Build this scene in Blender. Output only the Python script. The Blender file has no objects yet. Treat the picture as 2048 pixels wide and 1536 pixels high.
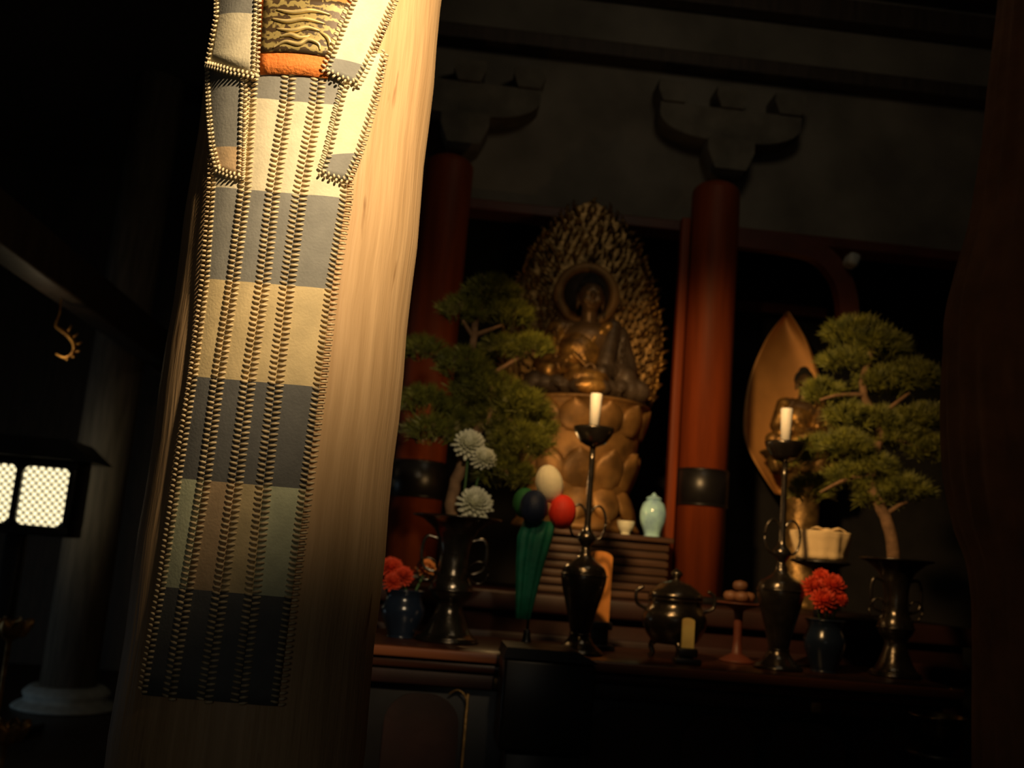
import bpy, bmesh, math, random
from mathutils import Vector, Matrix, Quaternion
C = bpy.context.scene.collection
PI = math.pi
# ------------------------------------------------------------------ camera
F = 2000.0
CAM = Vector((0, 0, 1.45))
YAW, PITCH, ROLL = math.radians(4.0), math.radians(10.0), math.radians(4.8)
fwd = Vector((math.sin(YAW)*math.cos(PITCH), math.cos(YAW)*math.cos(PITCH), math.sin(PITCH)))
r0 = Vector((math.cos(YAW), -math.sin(YAW), 0))
u0 = r0.cross(fwd)
cr = r0*math.cos(ROLL) + u0*math.sin(ROLL)
cu = u0*math.cos(ROLL) - r0*math.sin(ROLL)
def ray(px, py):
    return fwd + cr*((px-1024)/F) - cu*((py-768)/F)
def at(px, py, Y):
    d = ray(px, py)
    return CAM + d*((Y-CAM.y)/d.y)
def K(px, py, Y):                      # metres per pixel at that point
    return (at(px, py, Y)-CAM).dot(fwd)/F
cd = bpy.data.cameras.new('camera'); cam = bpy.data.objects.new('camera', cd); C.objects.link(cam)
cd.sensor_width = 36; cd.lens = F/2048*36; cd.clip_start = .05
cd.dof.use_dof = True; cd.dof.focus_distance = 1.9; cd.dof.aperture_fstop = 3.6
M3 = Matrix((cr, cu, -fwd)).transposed()
cam.matrix_world = Matrix.Translation(CAM) @ M3.to_4x4()
bpy.context.scene.camera = cam

# ------------------------------------------------------------------ materials
MATS = {}
def mat(name, col, rough=.6, metal=0., var=.25, scale=8., stretch=(1, 1, 1), bump=.0, spec=.5, bscale=None, col2=None):
    if name in MATS: return MATS[name]
    m = bpy.data.materials.new(name); m.use_nodes = True
    nt = m.node_tree; N = nt.nodes; L = nt.links
    b = N['Principled BSDF']
    b.inputs['Roughness'].default_value = rough; b.inputs['Metallic'].default_value = metal
    b.inputs['Specular IOR Level'].default_value = spec
    tc = N.new('ShaderNodeTexCoord'); mp = N.new('ShaderNodeMapping')
    mp.inputs['Scale'].default_value = stretch
    L.new(tc.outputs['Object'], mp.inputs['Vector'])
    nz = N.new('ShaderNodeTexNoise'); nz.inputs['Scale'].default_value = scale; nz.inputs['Detail'].default_value = 6
    L.new(mp.outputs[0], nz.inputs['Vector'])
    rp = N.new('ShaderNodeValToRGB')
    lo = col2 if col2 else [c*(1-var) for c in col]
    hi = [min(1, c*(1+var)) for c in col] if not col2 else col
    rp.color_ramp.elements[0].position = .35; rp.color_ramp.elements[1].position = .65
    rp.color_ramp.elements[0].color = (*lo, 1); rp.color_ramp.elements[1].color = (*hi, 1)
    L.new(nz.outputs['Fac'], rp.inputs['Fac']); L.new(rp.outputs[0], b.inputs['Base Color'])
    if bump:
        n2 = N.new('ShaderNodeTexNoise'); n2.inputs['Scale'].default_value = bscale or scale*3; n2.inputs['Detail'].default_value = 5
        L.new(mp.outputs[0], n2.inputs['Vector'])
        bp = N.new('ShaderNodeBump'); bp.inputs['Strength'].default_value = bump; bp.inputs['Distance'].default_value = .01
        L.new(n2.outputs['Fac'], bp.inputs['Height']); L.new(bp.outputs[0], b.inputs['Normal'])
    MATS[name] = m
    return m
def emit(name, col, st):
    m = bpy.data.materials.new(name); m.use_nodes = True
    b = m.node_tree.nodes['Principled BSDF']
    b.inputs['Base Color'].default_value = (*col, 1)
    b.inputs['Emission Color'].default_value = (*col, 1); b.inputs['Emission Strength'].default_value = st
    return m
wood_pillar = mat('pale_zelkova_wood', (.74, .49, .26), .5, var=.22, scale=9, stretch=(5, 5, .3), bump=.25, bscale=18, col2=(.58, .37, .185))
wood_dark = mat('dark_timber', (.06, .042, .03), .6, scale=6, stretch=(4, 4, .5), bump=.2)
wood_old = mat('weathered_timber', (.20, .165, .13), .7, scale=6, stretch=(4, 4, .4), bump=.2)
wood_red = mat('red_lacquered_wood', (.225, .044, .010), .55, var=.2, scale=4, stretch=(4, 4, .4), bump=.05, spec=.25)
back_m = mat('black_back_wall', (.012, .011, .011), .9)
dull_gilt = mat('dull_gilt', (.40, .21, .065), .55, .3, var=.3, scale=9, bump=.2)
ped_gilt = mat('pedestal_gilt', (.23, .12, .036), .5, .35, var=.5, scale=8, bump=.3)
leaf_gilt = mat('leaf_gilt', (.95, .68, .24), .4, .0)
bracket_m = mat('dim_bracket_wood', (.165, .145, .112), .85, scale=6, bump=.2)
flame_gilt = mat('flame_gilt', (.40, .22, .055), .36, .7, var=.6, scale=12, bump=.5, bscale=40, col2=(.10, .055, .02))
wood_redarm = mat('dull_red_wood', (.12, .03, .016), .5, var=.2, scale=5, bump=.1)
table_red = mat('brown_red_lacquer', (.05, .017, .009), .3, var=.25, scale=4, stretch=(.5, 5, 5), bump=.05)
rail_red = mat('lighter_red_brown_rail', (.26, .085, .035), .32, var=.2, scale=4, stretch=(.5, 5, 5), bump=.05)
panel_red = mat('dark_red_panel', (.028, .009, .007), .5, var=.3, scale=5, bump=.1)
slat_wood = mat('brown_slatted_wood', (.07, .035, .02), .5, var=.35, scale=6, stretch=(.4, 1, 8), bump=.2)
plaster = mat('grey_brown_plaster', (.20, .175, .14), .9, var=.25, scale=2.2, bump=.5, bscale=7)
floor_m = mat('dark_floor_boards', (.05, .035, .025), .45, scale=5, stretch=(6, .5, 1), bump=.1)
black_m = mat('black_lacquer', (.012, .011, .012), .35, var=.2, bump=.0)
bronze = mat('dark_bronze', (.11, .095, .078), .22, .9, var=.35, scale=14, bump=.25, bscale=30)
gold = mat('aged_gilt', (.80, .44, .10), .36, .8, var=.4, scale=18, bump=.5, bscale=40, col2=(.34, .17, .05))
gold_soft = mat('soft_gold_leaf', (.90, .44, .13), .5, .35, var=.15, scale=4, bump=.1)
gold_dark = mat('dark_tarnished_gilt', (.36, .22, .08), .42, .7, var=.5, scale=20, bump=.5, bscale=40)
brass = mat('brass', (.75, .52, .18), .25, 1., var=.2, scale=10)
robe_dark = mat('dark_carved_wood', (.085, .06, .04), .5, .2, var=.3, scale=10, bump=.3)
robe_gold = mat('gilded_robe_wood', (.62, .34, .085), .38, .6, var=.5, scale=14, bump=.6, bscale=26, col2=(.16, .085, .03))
skin_stat = mat('bronzed_face', (.22, .135, .065), .42, .45, var=.25, scale=9, bump=.1)
hair_m = mat('black_curl_paint', (.03, .027, .025), .5)
cloth_cream = mat('cream_silk', (.78, .70, .50), .75, var=.07, scale=30, bump=.12, bscale=200)
cloth_yel = mat('yellowed_cream_silk', (.74, .58, .31), .75, var=.1, scale=20, bump=.12, bscale=200)
cloth_green = mat('greenish_cream_silk', (.66, .69, .46), .75, var=.08, scale=30, bump=.12, bscale=200)
cloth_grey = mat('grey_silk', (.255, .25, .225), .75, var=.08, scale=30, bump=.12, bscale=200)
cloth_slate = mat('slate_grey_silk', (.15, .15, .145), .75, var=.08, scale=30, bump=.12, bscale=200)
cloth_tan = mat('tan_silk', (.60, .42, .24), .75, var=.1, scale=30, bump=.12, bscale=200)
cloth_orange = mat('orange_silk', (.85, .25, .045), .7, var=.08, scale=30, bump=.3, bscale=160)
thread = mat('tan_braid_thread', (.74, .58, .34), .7, var=.25, scale=60)
thread_pale = mat('pale_braid_thread', (.76, .64, .42), .7, var=.2, scale=60)
thread_gold = mat('gold_thread', (.78, .62, .28), .4, .5, var=.2, scale=40)
white_wax = mat('white_wax', (.97, .95, .88), .5, var=.03, scale=5)
needle = mat('pine_needles', (.23, .235, .034), .5, var=.45, scale=22, col2=(.075, .09, .018))
bark = mat('pine_bark', (.20, .115, .06), .9, scale=20, bump=.6)
stem_m = mat('green_stem', (.06, .14, .04), .6)
petal_w = mat('white_petals', (.80, .80, .62), .6, var=.06, scale=14)
petal_r = mat('red_petals', (.62, .05, .012), .6, var=.25, scale=14)
petal_o = mat('orange_petals', (.78, .27, .06), .6, var=.2, scale=14)
cream_cl = mat('cream_cloth_ball', (.84, .78, .56), .7, var=.04, scale=30, bump=.2, bscale=100)
green_cl = mat('green_cloth', (.012, .22, .12), .6, var=.2, scale=20, bump=.2, bscale=90)
green_ball = mat('green_cloth_ball', (.03, .17, .045), .65, var=.1, scale=30, bump=.2, bscale=100)
navy_cl = mat('navy_cloth_ball', (.02, .03, .07), .5, var=.1, scale=30, bump=.2, bscale=100)
red_cl = mat('red_cloth_ball', (.82, .035, .012), .65, var=.06, scale=30, bump=.2, bscale=100)
tablet_m = mat('orange_lacquer_tablet', (.74, .30, .07), .4, var=.1, scale=6, stretch=(4, 4, .6))
paper_m = mat('cream_paper', (.82, .62, .34), .8, var=.05, scale=9, bump=.2)
porc_m = mat('window_reflection_blue', (.40, .72, 1.0), .12, var=.3, scale=14)  # pale blue takes the place of a bright window reflection
navy_glz = mat('navy_glaze', (.012, .02, .04), .2, var=.2, scale=6)
stone_m = mat('pale_grey_stone', (.50, .55, .55), .8, var=.15, scale=12, bump=.3)
curtain_m = mat('brown_curtain_cloth', (.17, .085, .04), .85, var=.2, scale=8, bump=.3)
lamp_glow = emit('lantern_paper_glow', (1, .86, .50), 1.75)

def add_cracks(m):
    N = m.node_tree.nodes; L = m.node_tree.links; b = N['Principled BSDF']; src = b.inputs['Base Color'].links[0].from_socket
    tc = N.new('ShaderNodeTexCoord'); mp = N.new('ShaderNodeMapping'); mp.inputs['Scale'].default_value = (16, 16, 2.2)
    L.new(tc.outputs['Object'], mp.inputs['Vector']); nz = N.new('ShaderNodeTexNoise'); nz.inputs['Scale'].default_value = 2.2; nz.inputs['Detail'].default_value = 3
    L.new(mp.outputs[0], nz.inputs['Vector']); rp = N.new('ShaderNodeValToRGB')
    rp.color_ramp.elements[0].position = .66; rp.color_ramp.elements[1].position = .76
    rp.color_ramp.elements[0].color = (1, 1, 1, 1); rp.color_ramp.elements[1].color = (.45, .36, .28, 1)
    L.new(nz.outputs['Fac'], rp.inputs['Fac']); mx = N.new('ShaderNodeMix'); mx.data_type = 'RGBA'; mx.blend_type = 'MULTIPLY'; mx.inputs[0].default_value = 1
    L.new(src, mx.inputs[6]); L.new(rp.outputs[0], mx.inputs[7]); L.new(mx.outputs[2], b.inputs['Base Color'])
add_cracks(wood_pillar)
def brocade_mat():
    m = bpy.data.materials.new('gold_brocade'); m.use_nodes = True
    N = m.node_tree.nodes; L = m.node_tree.links; b = N['Principled BSDF']
    tc = N.new('ShaderNodeTexCoord'); w = N.new('ShaderNodeTexWave')
    w.bands_direction = 'Z'; w.inputs['Scale'].default_value = 15; w.inputs['Distortion'].default_value = 5.5
    w.inputs['Detail'].default_value = 2; w.inputs['Detail Scale'].default_value = 5
    L.new(tc.outputs['Object'], w.inputs['Vector'])
    rp = N.new('ShaderNodeValToRGB'); rp.color_ramp.elements[0].color = (.07, .042, .018, 1); rp.color_ramp.elements[1].color = (.36, .28, .10, 1)
    rp.color_ramp.elements[0].position = .4; rp.color_ramp.elements[1].position = .75
    L.new(w.outputs['Fac'], rp.inputs['Fac']); L.new(rp.outputs[0], b.inputs['Base Color'])
    b.inputs['Roughness'].default_value = .5; b.inputs['Metallic'].default_value = .2
    return m
brocade = brocade_mat()

# ------------------------------------------------------------------ helpers
def rootloc(p):
    while p.parent: p = p.parent
    return p.location.copy()
def obj(name, bm, m, parent=None, smooth=True):
    if parent is not None:
        bmesh.ops.translate(bm, verts=bm.verts, vec=-rootloc(parent))
    bmesh.ops.recalc_face_normals(bm, faces=bm.faces)
    me = bpy.data.meshes.new(name); bm.to_mesh(me); bm.free()
    for mm in (m if isinstance(m, (list, tuple)) else [m]): me.materials.append(mm)
    if smooth: me.polygons.foreach_set('use_smooth', [True]*len(me.polygons))
    o = bpy.data.objects.new(name, me); C.objects.link(o)
    if parent is not None: o.parent = parent
    return o
def tag(o, label, cat, group=None, kind=None):
    o['label'] = label; o['category'] = cat
    if group: o['group'] = group
    if kind: o['kind'] = kind
    return o
def thing(name, label, cat, loc, group=None):
    o = bpy.data.objects.new(name, None); C.objects.link(o); o.location = loc; o.empty_display_size = .1
    return tag(o, label, cat, group)
def struct(name, bm, m, label=None, cat=None, smooth=False):
    o = obj(name, bm, m, None, smooth); o['kind'] = 'structure'
    if label: o['label'] = label
    if cat: o['category'] = cat
    return o
def box(bm, c, s, bev=0., rot=None):
    r = bmesh.ops.create_cube(bm, size=1)
    vs = r['verts']
    bmesh.ops.scale(bm, vec=s, verts=vs)
    if bev:
        es = list({e for v in vs for e in v.link_edges})
        rr = bmesh.ops.bevel(bm, geom=es, offset=bev, segments=2, affect='EDGES', profile=.5)
        vs = list({v for f in rr['faces'] for v in f.verts} | {v for v in vs if v.is_valid})
    if rot: bmesh.ops.rotate(bm, cent=(0, 0, 0), matrix=rot, verts=vs)
    bmesh.ops.translate(bm, vec=c, verts=vs)
def bb(bm, x0, x1, y0, y1, z0, z1, bev=0.):
    box(bm, ((x0+x1)/2, (y0+y1)/2, (z0+z1)/2), (abs(x1-x0), abs(y1-y0), abs(z1-z0)), bev)
def lathe(bm, cx, cy, prof, n=40, wob=None):
    rings = []
    for (r, z) in prof:
        if r < 1e-5: rings.append([bm.verts.new((cx, cy, z))]); continue
        ring = []
        for i in range(n):
            a = 2*PI*i/n; rr = r*(wob(a, z) if wob else 1)
            ring.append(bm.verts.new((cx+rr*math.cos(a), cy+rr*math.sin(a), z)))
        rings.append(ring)
    for a, b in zip(rings, rings[1:]):
        if len(a) == 1 and len(b) == 1: continue
        for i in range(n):
            j = (i+1) % n
            if len(a) == 1: bm.faces.new((a[0], b[i], b[j]))
            elif len(b) == 1: bm.faces.new((a[i], b[0], a[j]))
            else: bm.faces.new((a[i], b[i], b[j], a[j]))
    if len(rings[0]) > 1: bm.faces.new(rings[0])
    if len(rings[-1]) > 1: bm.faces.new(rings[-1])
def smooth_prof(prof, n=4):
    out = []
    for i in range(len(prof)-1):
        p0 = prof[max(0, i-1)]; p1 = prof[i]; p2 = prof[i+1]; p3 = prof[min(len(prof)-1, i+2)]
        for k in range(n):
            t = k/n
            f = lambda a, b, c, d: .5*((2*b)+(-a+c)*t+(2*a-5*b+4*c-d)*t*t+(-a+3*b-3*c+d)*t**3)
            out.append((max(1e-6 if p1[0] < 1e-5 and k == 0 else 2e-4, f(p0[0], p1[0], p2[0], p3[0])), p1[1]+(p2[1]-p1[1])*t))
    out.append(prof[-1])
    return out
def tube(bm, pts, rad, n=8, cap=True, flat=1.):
    pts = [Vector(p) for p in pts]; k = len(pts)
    if not isinstance(rad, (list, tuple)): rad = [rad]*k
    rings = []; prev = None
    for i in range(k):
        t = (pts[min(i+1, k-1)]-pts[max(i-1, 0)])
        if t.length < 1e-9: t = Vector((0, 0, 1))
        t.normalize()
        if prev is None:
            a = Vector((0, 0, 1)) if abs(t.z) < .9 else Vector((1, 0, 0))
            u = t.cross(a).normalized()
        else:
            u = (prev - t*prev.dot(t))
            u = u.normalized() if u.length > 1e-6 else t.orthogonal().normalized()
        prev = u; w = t.cross(u)
        rings.append([bm.verts.new(pts[i]+u*(rad[i]*math.cos(2*PI*j/n))+w*(rad[i]*flat*math.sin(2*PI*j/n))) for j in range(n)])
    for a, b in zip(rings, rings[1:]):
        for j in range(n):
            bm.faces.new((a[j], a[(j+1) % n], b[(j+1) % n], b[j]))
    if cap: bm.faces.new(rings[0][::-1]); bm.faces.new(rings[-1])
def ball(bm, c, r, sub=2, rot=None):
    if not isinstance(r, (list, tuple)): r = (r, r, r)
    vs = bmesh.ops.create_icosphere(bm, subdivisions=sub, radius=1)['verts']
    bmesh.ops.scale(bm, vec=r, verts=vs)
    if rot: bmesh.ops.rotate(bm, cent=(0, 0, 0), matrix=rot, verts=vs)
    bmesh.ops.translate(bm, vec=c, verts=vs)
def caps(bm, p0, p1, ra, rb, n=7):
    p0 = Vector(p0); p1 = Vector(p1)
    for i in range(n):
        t = i/(n-1); ball(bm, p0.lerp(p1, t), ra+(rb-ra)*t, 2)
def prism(bm, outline, y0, y1):        # outline list of (x, z), extruded along y
    a = [bm.verts.new((x, y0, z)) for x, z in outline]; b = [bm.verts.new((x, y1, z)) for x, z in outline]
    bm.faces.new(a); bm.faces.new(b[::-1])
    n = len(a)
    for i in range(n): bm.faces.new((a[i], b[i], b[(i+1) % n], a[(i+1) % n]))
def catmull(pts, n=6):
    pts = [Vector(p) for p in pts]; out = []
    for i in range(len(pts)-1):
        p0 = pts[max(0, i-1)]; p1 = pts[i]; p2 = pts[i+1]; p3 = pts[min(len(pts)-1, i+2)]
        for k in range(n):
            t = k/n
            out.append(.5*((2*p1)+(p2-p0)*t+(2*p0-5*p1+4*p2-p3)*t*t+(3*p1-p0-3*p2+p3)*t**3))
    out.append(pts[-1]); return out
def remesh(o, vox, sm=4):
    r = o.modifiers.new('remesh', 'REMESH'); r.mode = 'VOXEL'; r.voxel_size = vox; r.use_smooth_shade = True
    s = o.modifiers.new('smooth', 'SMOOTH'); s.factor = .5; s.iterations = sm
def B(): return bmesh.new()
def zpx(px, py, Y): return at(px, py, Y).z

# ------------------------------------------------------------------ the room
X0, X1, YB, ZC = -7.0, 5.0, 11.0, 5.4
bm = B(); bb(bm, X0, X1, -3, YB, -.1, 0); struct('floor', bm, floor_m, 'dark wooden temple floor', 'floor')
bm = B(); bb(bm, X0, X1, -3, YB, ZC, ZC+.1); struct('ceiling', bm, wood_dark, 'dark timber ceiling', 'ceiling')
bm = B(); bb(bm, X0-.1, X0, -3, YB, 0, ZC); struct('wall_left', bm, wood_dark, 'dark timber wall on the left', 'wall')
bm = B(); bb(bm, X1, X1+.1, -3, YB, 0, ZC); struct('wall_right', bm, wood_dark, 'dark timber wall on the right', 'wall')
bm = B(); bb(bm, X0, X1, YB, YB+.1, 0, ZC); struct('wall_far', bm, wood_dark, 'dark far wall of the hall', 'wall')
YW = 6.05                                     # plane of the wall over the altar
xl_alt = at(700, 768, 6.8).x
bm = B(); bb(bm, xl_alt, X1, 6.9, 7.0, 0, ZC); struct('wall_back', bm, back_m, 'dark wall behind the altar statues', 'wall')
zl = zpx(1165, 425, YW)
bm = B(); bb(bm, xl_alt, X1, YW, YW+.12, zl, ZC); struct('wall_upper', bm, plaster, 'dim grey plaster wall above the altar lintel', 'wall')
bm = B(); bb(bm, xl_alt, X1, YW-.05, YW+.15, zl-.07, zl+.0, .008); struct('trim_1', bm, wood_redarm, 'thin red lintel under the grey wall', 'trim')
# horizontal dark beams across the upper wall
for k, (pa, hh) in enumerate([((1165, 95), .10), ((1165, -40), .16)]):
    z = zpx(*pa, YW-.1)
    bm = B(); bb(bm, xl_alt, X1, YW-.14, YW-.002, z-hh/2, z+hh/2, .01)
    struct('trim_%d' % (k+2), bm, wood_dark, ['dark narrow tie beam low on the upper wall', 'dark broad tie beam high on the upper wall'][k], 'trim')

# ------------------------------------------------------------------ the big lit pillar and its banner
PY_ = 2.0
PR = .232
pax = at(578, 700, PY_).x
bm = B()
lathe(bm, pax, PY_, [(PR+.002*math.sin(i*1.7), ZC*i/60) for i in range(61)], 96)
pil = obj('wooden_pillar', bm, wood_pillar)
tag(pil, 'large round pale wooden pillar with a patchwork banner hanging on it', 'pillar')
def hit(px, py):
    d = ray(px, py)
    ox, oy = CAM.x-pax, CAM.y-PY_
    a = d.x*d.x+d.y*d.y; b = 2*(ox*d.x+oy*d.y); c = ox*ox+oy*oy-PR*PR
    D = b*b-4*a*c
    t = (-b-math.sqrt(D))/(2*a) if D > 0 else -b/(2*a)
    p = CAM+d*t
    return math.atan2(p.x-pax, -(p.y-PY_)), p.z
def cyl(th, z, off): return Vector((pax+(PR+off)*math.sin(th), PY_-(PR+off)*math.cos(th), z))
def sheet(bm, Lp, Rp, off, thick, nu=8, nv=6, bands=None):
    # Lp, Rp: matching lists of pixels down the left and right edge; bands: one material index per span
    L_ = [hit(*p) for p in Lp]; R_ = [hit(*p) for p in Rp]
    rows = []; mi = []
    for i in range(len(L_)-1):
        for k in range(nv):
            t = k/nv
            rows.append(((L_[i][0]*(1-t)+L_[i+1][0]*t, L_[i][1]*(1-t)+L_[i+1][1]*t), (R_[i][0]*(1-t)+R_[i+1][0]*t, R_[i][1]*(1-t)+R_[i+1][1]*t)))
            mi.append(bands[i] if bands else 0)
    rows.append((L_[-1], R_[-1]))
    top = []; bot = []
    for l, r in rows:
        ta = []; ba = []
        for j in range(nu+1):
            s = j/nu; th = l[0]*(1-s)+r[0]*s; z = l[1]*(1-s)+r[1]*s
            puff = .002*math.sin(PI*s)
            ta.append(bm.verts.new(cyl(th, z, off+thick+puff))); ba.append(bm.verts.new(cyl(th, z, off)))
        top.append(ta); bot.append(ba)
    n = len(rows)
    for i in range(n-1):
        for j in range(nu):
            f = bm.faces.new((top[i][j], top[i+1][j], top[i+1][j+1], top[i][j+1])); f.material_index = mi[i]
            f = bm.faces.new((bot[i][j], bot[i][j+1], bot[i+1][j+1], bot[i+1][j])); f.material_index = mi[i]
        for a in (0, nu):
            f = bm.faces.new((top[i][a], bot[i][a], bot[i+1][a], top[i+1][a])); f.material_index = mi[i]
    for i in (0, n-1):
        for j in range(nu):
            f = bm.faces.new((top[i][j], top[i][j+1], bot[i][j+1], bot[i][j])); f.material_index = mi[min(i, n-2)]
def braid(bm, pts, off, w=.0095, pitch=.0096, rad=.0026):
    # chevron stitches over a seam given by pixels
    P = [hit(*p) for p in pts]
    segs = []
    for a, b in zip(P, P[1:]):
        segs.append((a, b, math.hypot((a[0]-b[0])*PR, a[1]-b[1])))
    d = 0.
    for a, b, l in segs:
        tx, tz = (b[0]-a[0])*PR/l, (b[1]-a[1])/l
        nx, nz = -tz, tx
        while d < l:
            th = a[0]+(b[0]-a[0])*d/l; z = a[1]+(b[1]-a[1])*d/l
            for sg in (-1, 1):
                pp = []
                for q in (0.05, .55, 1.):
                    u = sg*w*q; v = -.0022*q+(.0044 if sg > 0 else 0)
                    pp.append(cyl(th+(nx*u+tx*v)/PR, z+nz*u+tz*v, off+.0026*math.sin(PI*(.25+q*.6))))
                tube(bm, pp, [rad*.8, rad, rad*.7], 5)
            d += pitch
        d -= l
ban = thing('temple_banner', 'long banner of cream and grey silk blocks hanging down the pale wooden pillar', 'banner', cyl(hit(527, 700)[0], hit(527, 700)[1], 0))
YS = [120, 205, 388, 570, 765, 968, 1184, 1400]     # band limits at the middle of the banner
S = [  # seam lines: x at each y of SY
    [440, 436, 428, 415, 391, 360, 328, 290],
    [512, 505, 493, 470, 440, 413, 378, 343],
    [582, 576, 548, 528, 499, 473, 444, 412],
    [640, 632, 600, 575, 552, 528, 506, 478],
    [700, 697, 690, 661, 637, 610, 581, 553]]
def seam_pts(k):
    out = []
    for i, y in enumerate(YS):
        x = S[k][i]; mid = (S[0][i]+S[4][i])/2
        out.append((x, y+(x-mid)*.085))
    return out
seams = [seam_pts(k) for k in range(5)]
pal = [cloth_grey, cloth_cream, cloth_yel, cloth_slate, cloth_green, cloth_tan]
bands = [[0, 1, 0, 2, 3, 4, 3], [0, 1, 0, 2, 3, 5, 3], [0, 1, 0, 2, 3, 2, 3], [0, 1, 0, 2, 3, 4, 3]]
for k in range(4):
    bm = B(); sheet(bm, seams[k], seams[k+1], .003, .003, 6, 5, bands[k]); obj('cloth_strip', bm, pal, ban)
for k in range(5):
    bm = B(); braid(bm, seams[k], .006, (.0125 if k in (0, 4) else .0135)); obj('seam_braid', bm, thread, ban)
bm = B(); sheet(bm, [(511, -150), (518, -60), (521, 40), (526, 154)], [(738, -150), (726, -60), (706, 40), (654, 162)], .008, .003, 8, 5); obj('orange_border', bm, cloth_orange, ban)['label'] = 'orange silk border'
bm = B(); sheet(bm, [(535, 6), (528, 112)], [(710, 18), (672, 124)], .0115, .002, 10, 10); pnl = obj('brocade_panel', bm, brocade, ban)
pnl['label'] = 'dark gold brocade panel'
bm = B()
rng = random.Random(3)
for path in ([(553, 104), (575, 92), (600, 97), (618, 88), (637, 96), (640, 108)], [(640, 72), (655, 84), (660, 104), (652, 118)], [(560, 28), (590, 34), (625, 30), (660, 38)],
             [(552, 46), (580, 52), (612, 47), (650, 56)], [(560, 66), (590, 70), (615, 64), (640, 70)], [(566, 82), (585, 78), (602, 84), (622, 80)]):
    pp = [cyl(*hit(*p[:2]), .0155) for p in catmull([(x, y, 0) for x, y in path], 6)]
    tube(bm, pp, [.0035*(.4+math.sin(PI*i/(len(pp)-1))) for i in range(len(pp))], 6)
obj('gold_embroidery', bm, thread_gold, pnl)
def streamer(Lp, Rp, bands, off, label):
    bm = B(); sheet(bm, Lp, Rp, off, .003, 8, 4, bands); o = obj('streamer', bm, pal, ban); o['label'] = label
    bm = B(); braid(bm, Lp, off+.003, .008); braid(bm, Rp, off+.003, .008)
    a = Lp[-1]; b = Rp[-1]; braid(bm, [a, ((a[0]+b[0])/2, (a[1]+b[1])/2+3), b], off+.003, .007)
    obj('edge_braid', bm, thread_pale, o)
streamer([(428, 120), (430, 230), (436, 300), (446, 345)], [(500, 120), (494, 230), (492, 300), (490, 360)], [0, 0, 5], .009, 'grey streamer end with a tan tip, lower left')
streamer([(700, 120), (676, 210), (652, 315), (640, 350)], [(762, 110), (744, 200), (712, 310), (690, 366)], [1, 1, 0], .009, 'cream streamer with a grey tip, lower right')
streamer([(458, -120), (452, 40), (434, 138)], [(532, -120), (527, 40), (522, 164)], [0, 1], .017, 'cream streamer, upper left')
streamer([(742, -120), (704, 0), (658, 125), (648, 150)], [(818, -110), (776, 8), (724, 140), (706, 176)], [1, 1, 0], .017, 'cream streamer with a grey tip, upper right')

# ------------------------------------------------------------------ right hand pillar with a tied curtain
YR = 2.7
rx = at(2160, 800, YR).x; kR = K(2100, 800, YR)
bm = B(); lathe(bm, rx, YR, [(.17, 0), (.17, ZC)], 48)
tag(obj('wooden_pillar', bm, wood_old), 'dark wooden pillar cropped by the right edge of the picture', 'pillar')
prof = []
edge = [(-300, 2040), (0, 2010), (250, 1984), (420, 1962), (540, 1930), (620, 1913), (800, 1908), (950, 1915), (1050, 1932), (1120, 1955), (1200, 1965), (1536, 1970), (1900, 1965)]
for py, px in edge:
    p = at(px, py, YR); prof.append((max(.178, (rx-p.x)*.995), p.z))
prof = smooth_prof(prof[::-1], 5)
bm = B(); lathe(bm, rx, YR, prof, 120, lambda a, z: 1-.05*abs(math.sin(a*13+z*1.2))**1.5-.015*abs(math.sin(a*29-z*2)))
tag(obj('curtain', bm, curtain_m), 'brown cloth curtain gathered around the right edge pillar', 'curtain')

# ------------------------------------------------------------------ front altar table
YT0, YT1 = 4.05, 4.85
zt = zpx(1000, 1306, YT0)
xT0, xT1 = at(560, 1280, YT0).x, at(1925, 1385, YT0).x
tb = thing('altar_table', 'long red brown lacquered altar table carrying vases, candlesticks and flowers', 'table', (.4, 4.4, 0))
bm = B(); bb(bm, xT0, xT1, YT0, YT1, zt-.045, zt, .012); obj('tabletop', bm, table_red, tb)
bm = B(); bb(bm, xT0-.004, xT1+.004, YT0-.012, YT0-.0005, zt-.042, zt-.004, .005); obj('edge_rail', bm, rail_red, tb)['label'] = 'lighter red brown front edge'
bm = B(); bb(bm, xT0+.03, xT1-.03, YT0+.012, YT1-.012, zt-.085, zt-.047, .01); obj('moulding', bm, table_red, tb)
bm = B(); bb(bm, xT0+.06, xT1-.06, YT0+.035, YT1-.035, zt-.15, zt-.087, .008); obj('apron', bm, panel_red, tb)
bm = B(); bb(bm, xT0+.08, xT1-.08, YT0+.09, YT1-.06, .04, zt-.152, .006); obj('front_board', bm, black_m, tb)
bm = B(); bb(bm, xT0, xT1, YT0+.0, YT1, .0, .06, .01); obj('plinth', bm, table_red, tb)
kT = K(1000, 1400, YT0)
def arch(x0, x1, z0, z1, y0, y1):
    bm = B(); n = 14; w = (x1-x0)/2; c = (x0+x1)/2; r = min(w, .12)
    o = [(x0, z0)]
    for i in range(n+1):
        a = PI-(PI/2)*i/n; o.append((x0+r+r*math.cos(a), z1-r+r*math.sin(a)))
    for i in range(n+1):
        a = PI/2-(PI/2)*i/n; o.append((x1-r+r*math.cos(a), z1-r+r*math.sin(a)))
    o.append((x1, z0)); prism(bm, o, y0, y1); return bm
for a, b in ((770, 920), (1180, 1345), (1365, 1510), (1535, 1690), (1715, 1860)):
    pa = at(a, 1420, YT0+.08); pb = at(b, 1420, YT0+.08)
    obj('arched_panel', arch(pa.x, pb.x, .08, zt-.185, YT0+.07, YT0+.089), panel_red, tb, smooth=False)
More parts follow.
